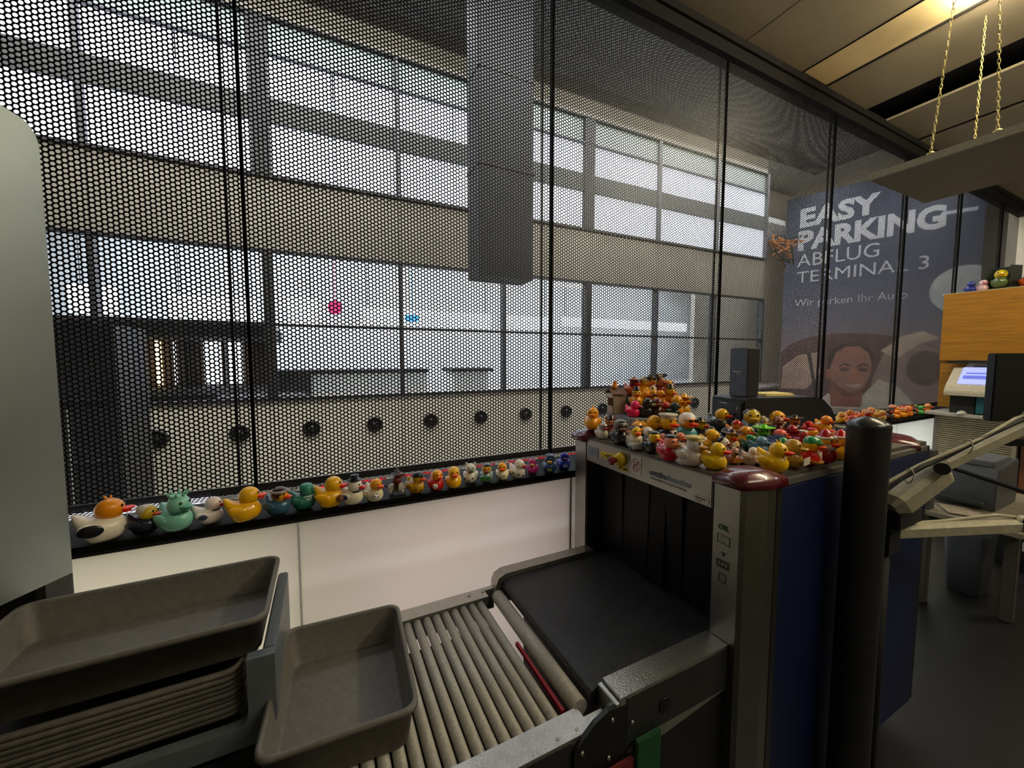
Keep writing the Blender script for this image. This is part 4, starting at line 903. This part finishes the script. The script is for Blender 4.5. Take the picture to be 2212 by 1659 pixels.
make_duck('tiny yellow duck head with dark hat on the toy stall roof', (1.238, 1.42, 1.477), .038, face_yaw(1.2, 1.36, 10), body='d8941c', head='dc9a1c', group=G3, acc=(('beret', '241c1c'),))
# far ledge ducks
cols = [('c84c14', 'red-orange'), ('d8701c', 'orange'), ('a82414', 'red'), ('d8a428', 'yellow'), ('d0b060', 'cream-yellow'), ('5a4038', 'dark brown'), ('dc8c1c', 'amber'), ('d8901c', 'light amber'), ('c8781c', 'rust'), ('4a4028', 'olive'), ('3c8c3c', 'green'), ('d08c4c', 'peach')]
ords = 'first second third fourth fifth sixth seventh eighth ninth tenth eleventh twelfth'.split()
for row in (0, 1):
    for i, (c, nm) in enumerate(cols):
        if row: c, nm = cols[(i*5+3) % 12]
        x = 3.88+.13*i+.06*row; y = 1.585+.10*row
        make_duck('little '+nm+' duck, '+ords[i]+' in the '+('rear' if row else 'front')+' row beyond the round post', (x, y, LZ), .085+.012*((i*7+row) % 3), face_yaw(x, y, 20+15*(i % 4)), body=c, beak='d85c1c' if nm != 'red' else 'e0a020', group='far ducks on the ledge', acc=((('beret', '2c2420'),) if i in (5, 9) else (('cap', 'b08060'),) if i in (2, 7) else ()))

# ------------------------------------------------------------------ suspended shelf with chains
ss = thing('suspended_panel', 'wide beige panel hanging horizontally from the ceiling on chains', 'panel')
box('board', M('panel_beige', '8d8069', .75, 0, .04, 4), ss, 3.16, 3.98, -1.4, 1.27, 2.75, 2.775)
box('edge_lip', M('lip_cream', 'b5ae94', .6), ss, 3.145, 3.16, -1.4, 1.275, 2.745, 2.785)
for (x, y, ty, tx, lb) in ((3.17, 1.0, .93, 3.17, 'front chain nearest the panel corner'), (3.17, .755, .80, 3.17, 'thick front chain right of the first'), (3.95, 1.04, 1.03, 3.95, 'rear chain seen behind the front ones'), (3.17, .63, .66, 3.17, 'rightmost chain by the frame edge')):
    ch = thing('chain', 'yellowish metal '+lb, 'chain', group='chains of the hanging panel')
    a = Vector((x, y, 2.80)); b = Vector((tx, ty, 3.85)); n = 44; d = (b-a)/n
    mb = MB()
    for k in range(n):
        c = a+d*(k+.5); ax = d.normalized(); sd = Vector((1, 0, 0)) if k % 2 else Vector((0, 1, 0))
        mb.tube([c+ax*.0165*math.cos(t)+sd*.0055*math.sin(t) for t in [2*PI*i/8 for i in range(9)]], .0019, 5)
    o = mb.build('links', M('brass_chain', 'c8b878', .4, .5), ch); o['kind'] = 'stuff'
    MB().sph(tuple(a-Vector((0, 0, .008))), (.018, .018, .012), 12, 7).build('eyelet', M('brass_chain', 'c8b878'), ch)

# ------------------------------------------------------------------ wall cabinet, counter, printer
wc = thing('wall_cabinet', 'orange oak veneer wall cabinet at the right edge', 'cabinet')
oak = M('oak_veneer', 'b07a1e', .5, 0, .12, 5)
nt = oak.node_tree
for nd in nt.nodes:
    if nd.type == 'TEX_NOISE':
        mp = nt.nodes.new('ShaderNodeMapping'); mp.inputs['Scale'].default_value = (1, 1, 14)
        tcn = [n_ for n_ in nt.nodes if n_.type == 'TEX_COORD'][0]; nt.links.new(tcn.outputs['Object'], mp.inputs[0]); nt.links.new(mp.outputs[0], nd.inputs['Vector'])
box('door', oak, wc, 5.49, 5.51, .45, 1.565, 1.60, 2.24)
box('carcass', oak, wc, 5.51, 5.9, .45, 1.57, 1.60, 2.235)
box('side_board', oak, wc, 5.52, 5.6, 1.40, 1.565, 1.14, 1.60)
box('top_edge', M('pale_edge', 'c8b48c', .6), wc, 5.488, 5.9, .45, 1.575, 2.24, 2.247)
box('under_shelf', black_dull, wc, 5.3, 5.9, .6, 1.46, 1.575, 1.595)
sh = thing('shutter_cabinet', 'cream cabinet with ribbed roller shutter under the printer', 'cabinet')
box('carcass', M('cabinet_cream', 'b8ae92', .6), sh, 5.36, 5.85, 1.02, 1.525, .06, 1.095)
box('worktop', M('worktop_grey', 'b4b2a8', .5), sh, 5.10, 5.87, .7, 1.53, 1.095, 1.12, .004)
box('side_frame', M('frame_mauve', '8c8078', .5), sh, 5.335, 5.36, 1.50, 1.527, .06, 1.095); box('side_frame', M('cabinet_cream', 'b8ae92'), sh, 5.335, 5.36, 1.02, 1.045, .06, 1.095)
slat = MB().prism([(5.345, 0), (5.335, .004), (5.335, .0145), (5.345, .0185), (5.355, .0185), (5.355, 0)], 1.045, 1.50, 'y').mesh('slat', M('slat_cream', 'b4a888', .5))
for k in range(50): link('slat', slat, None, sh, (0, 0, .08+.02*k))
box('plinth', black_dull, sh, 5.38, 5.85, 1.04, 1.5, 0, .06)
bw = thing('wood_side_panel', 'brown wooden cabinet side right of the ribbed shutter', 'cabinet'); box('panel', M('brown_wood', '70401c', .5, 0, .12, 6), bw, 5.36, 5.9, .45, 1.0, .06, 1.09); box('plinth', black_dull, bw, 5.38, 5.88, .47, .98, 0, .06)
pn = thing('label_printer', 'beige printer with a lavender touch screen on the counter', 'printer', (5.12, 1.1, 1.121))
MB().prism([(0, .16), (0, .20), (.03, .25), (.20, .41), (.34, .41), (.34, .16)], .0, .34, 'y').build('body', beige_pl, pn, .006, loc=(0, -.02, 0))
tilt = math.atan2(.18, .17)
scn = MB().box(0, .20, .03, .27, 0, .006).build('screen', M('screen_lavender', '9aa4f0', .3, 0, 0, emit=.85), pn, loc=(.045, -.02, .266), rot=(0, -tilt, 0))
MB().box(.12, .135, .05, .24, .006, .0075).box(.06, .10, .04, .25, .006, .0075).build('screen_bar', M('screen_blue', '5a68c8', .3, 0, 0, emit=.7), pn, loc=(.045, -.02, .266), rot=(0, -tilt, 0))
box('paper_slot', beige_pl, pn, .22, .33, .02, .25, .41, .44, .003); box('slot_line', blk, pn, .215, .221, .06, .2, .42, .428)
box('base', black_dull, pn, .06, .33, .14, .29, 0, .16); box('teal_drawer', M('teal_plastic', '0c5868', .5), pn, .05, .33, 0, .13, .01, .155, .003)
mo = thing('computer_mouse', 'small pale mouse on the counter before the printer', 'mouse', (5.13, 1.30, 1.121)); MB().sph((0, 0, .0), (.05, .03, .03), 14, 8, lambda x, y, z: (x, y, max(z, 0))).build('shell', white_paint, mo)
MB().box(-.045, -.01, -.001, .001, .02, .028).build('button_gap', blk, mo)
for y, c, lb, kw in ((1.43, '', 'deep blue duck on the oak cabinet left end', dict(body='1c2c78', head='1c3080', beak='14205a')), (1.355, '', 'pink and white duck on the oak cabinet', dict(body='c8a8b0', head='d8b8c0', beak='d87c8c')), (1.08, '', 'rust orange duck on the oak cabinet right end', dict(body='a84c18', head='b05c20', beak='d0801c'))):
    make_duck(lb, (5.62, y, 2.2475), .11 if y != 1.08 else .16, face_yaw(5.62, y, 20), group='ducks on the oak cabinet', **kw)
tc_ = thing('duck_display_box', 'dark display box with a yellow duck inside on the oak cabinet', 'box', (5.62, 1.16, 2.2475), math.radians(-20))
box('back', M('box_dark_green', '1c2418', .5), tc_, .02, .06, 0, .17, 0, .21); box('base', M('box_olive', '3a3c20', .5), tc_, -.06, .02, 0, .17, 0, .02)
box('side', M('box_dark_green', '1c2418'), tc_, -.06, .02, .165, .17, .02, .21); box('side', M('box_dark_green', '1c2418'), tc_, -.06, .02, 0, .005, .02, .21)
make_duck('yellow headed duck with green body inside the display box', (5.61, 1.245, 2.2685), .16, face_yaw(5.6, 1.2, 0), body='4c5c38', head='c8b42c', beak='c8a020', group='ducks on the oak cabinet')

# ------------------------------------------------------------------ monitor arms, monitor, desk things
am = M('arm_cream', 'a8a48c', .55, 0, .08, 60)
ar = thing('display_mount', 'cream articulated monitor arm with black joint and cable bundle', 'arm')
def bar(name, a, b, w_, h_, mat, par):
    a = Vector(a); b = Vector(b); d = (b-a).normalized(); s_ = d.cross(Vector((0, 0, 1))).normalized(); u = s_.cross(d)
    L = []
    for p_, k in ((a, .55), (a+d*.03, 1), (b-d*.02, 1), (b, .6)):
        L.append([p_+s_*w_*k*x+u*h_*k*z for x, z in ((-1, -1), (1, -1), (1, .55), (.6, 1), (-.6, 1), (-1, .55))])
    return MB().loops([[tuple(q) for q in l] for l in L], sm=False).build(name, mat, par)
bar('lower_arm', (1.70, .575, 1.118), (1.865, .505, 1.252), .034, .030, am, ar)
bar('upper_arm', (1.85, .515, 1.252), (2.36, .30, 1.50), .016, .017, am, ar)
MB().cyl((1.815, .495, 1.258), (1.785, .484, 1.263), .019, n=24).build('joint_knob', black_gloss, ar)
MB().box(1.70, 1.875, .548, .60, 1.045, 1.10).build('clamp', black_dull, ar, .004)
MB().cyl((1.76, .59, 1.10), (1.76, .59, 1.14), .025).build('pivot', black_dull, ar)
for k in range(3):
    MB().tube([(1.60, .60+.01*k, 1.10+.02*k), (1.70, .585, 1.185+.008*k), (1.80, .53+.006*k, 1.258), (1.86, .50, 1.288+.006*k), (1.98, .45, 1.352), (2.10, .40+.004*k, 1.408+.004*k), (2.2, .36, 1.452), (2.35, .30, 1.53)], .0062, 7).build('cable', black_dull if k < 2 else M('cable_cream', '9a9478', .6), ar)
for q in ((1.76, .553, 1.225), (1.93, .47, 1.325), (2.12, .39, 1.42)): MB().tube([Vector(q)+Vector((.004*math.cos(t), .024*math.sin(t)*.5, .024*math.cos(t))) for t in [2*PI*i/12 for i in range(13)]], .002, 5).build('cable_tie', am, ar)
a2 = thing('display_mount', 'lower horizontal cream arm with round black end joint', 'arm')
bar('lower_arm', (1.735, .625, 1.010), (2.23, .395, 1.032), .028, .019, am, a2)
MB().cyl((2.205, .385, 1.035), (2.195, .355, 1.035), .024, n=20).build('joint_knob', black_gloss, a2)
MB().cyl((2.21, .40, 1.035), (2.205, .385, 1.035), .03, n=20).build('joint_ring', am, a2)
MB().box(1.70, 1.78, .57, .63, .95, 1.05).build('clamp', black_dull, a2)
MB().tube([(1.80, .60, 1.036), (1.88, .565, 1.034), (1.98, .52, 1.04), (2.08, .475, 1.052), (2.14, .44, 1.062), (2.2, .41, 1.055)], .006, 7).build('cable', am, a2)
MB().cyl((1.74, .60, 0), (1.74, .60, .95), .02).build('column', black_dull, a2); MB().cyl((1.74, .60, 0), (1.74, .60, .015), .10, n=20).build('foot', black_dull, a2)
mn = thing('monitor', 'black back of a flat monitor cut by the right frame edge', 'monitor')
MB().box(0, .62, -.02, .02, 1.36, 1.64).build('screen_back', M('monitor_black', '08090b', .6), mn, .004, loc=(2.49, .56, 0), rot=(0, 0, math.radians(-40)))
MB().box(.2, .4, -.05, .05, 1.26, 1.38).build('mount', black_dull, mn, .004, loc=(2.49, .56, 0), rot=(0, 0, math.radians(-40)))
kb = thing('keyboard_tray', 'black tapered tray tip pointing in at the right edge', 'tray')
MB().prism([(-.02, 0), (.03, .055), (.4, .09), (.4, -.09), (.03, -.045)], 1.255, 1.285).build('tray_board', black_gloss, kb, .003, loc=(2.56, .56, 0), rot=(0, 0, math.radians(-35)))
dk = thing('side_table', 'grey legged work table behind the scanner', 'table')
for x, y in ((3.55, 1.02), (3.75, .70), (4.35, 1.02), (4.5, .70)): MB().box(x-.028, x+.028, y-.028, y+.028, 0, .60).build('leg', M('leg_grey_beige', '55534a', .6), dk, .004)
box('top', M('table_beige', '9a917a', .6), dk, 3.5, 4.55, .62, 1.13, .60, .63, .003)
MB().box(3.52, 3.60, 1.0, 1.08, .63, 1.02).build('post', M('leg_grey_beige', '55534a'), dk)
MB().tube([(3.62, 1.04, .93), (3.64, .9, .90), (3.66, .74, .86), (3.7, .66, .83), (3.76, .64, .78)], .014, 8).build('handle_bar', black_dull, dk)
gm_ = thing('office_machine', 'grey slab shaped office machine on the work table', 'printer', (3.85, .80, .631))
MB().prism([(0, 0), (0, .21), (.06, .27), (.42, .30), (.42, 0)], 0, .31, 'y').build('body', M('machine_grey', '5c5f62', .5), gm_, .006)
box('scanner_lid', M('machine_grey_light', '74777a', .5), gm_, .06, .40, .03, .28, .272, .31, .006); box('tray', M('machine_grey_dark', '3f4144', .5), gm_, -.1, .0, .03, .28, .04, .06, .003)
pr2 = thing('paper_sheets', 'fan of pale printed sheets on the work table', 'paper', (3.62, .80, .631), .3)
for k in range(3): MB().box(0, .20, 0, .14, .003*k, .003*k+.002).build('sheet', M('pale_paper', 'b8a88c', .8), pr2, rot=(0, 0, .12*k))
bi = thing('waste_bin', 'grey plastic waste bin standing under the work table', 'bin', (4.02, .93, 0))
MB().loops([[(x*k, y*k, z) for x, y in rrect(-.12, .12, -.10, .10, .03)] for k, z in ((.8, 0.0), (1, .40), (1.05, .41), (1.05, .43), (.97, .43), (.78, .01))]).build('bin_body', M('bin_grey', '6a7078', .5), bi)
for lb, q in (('small dark box with bright sticker under the table', (4.75, .72, 0)),):
    t = thing('storage_box', lb, 'box', q); box('carton', M('box_black', '18181c', .5), t, 0, .3, 0, .25, 0, .32, .004); box('sticker', white_paint, t, -.002, 0, .05, .12, .15, .22)
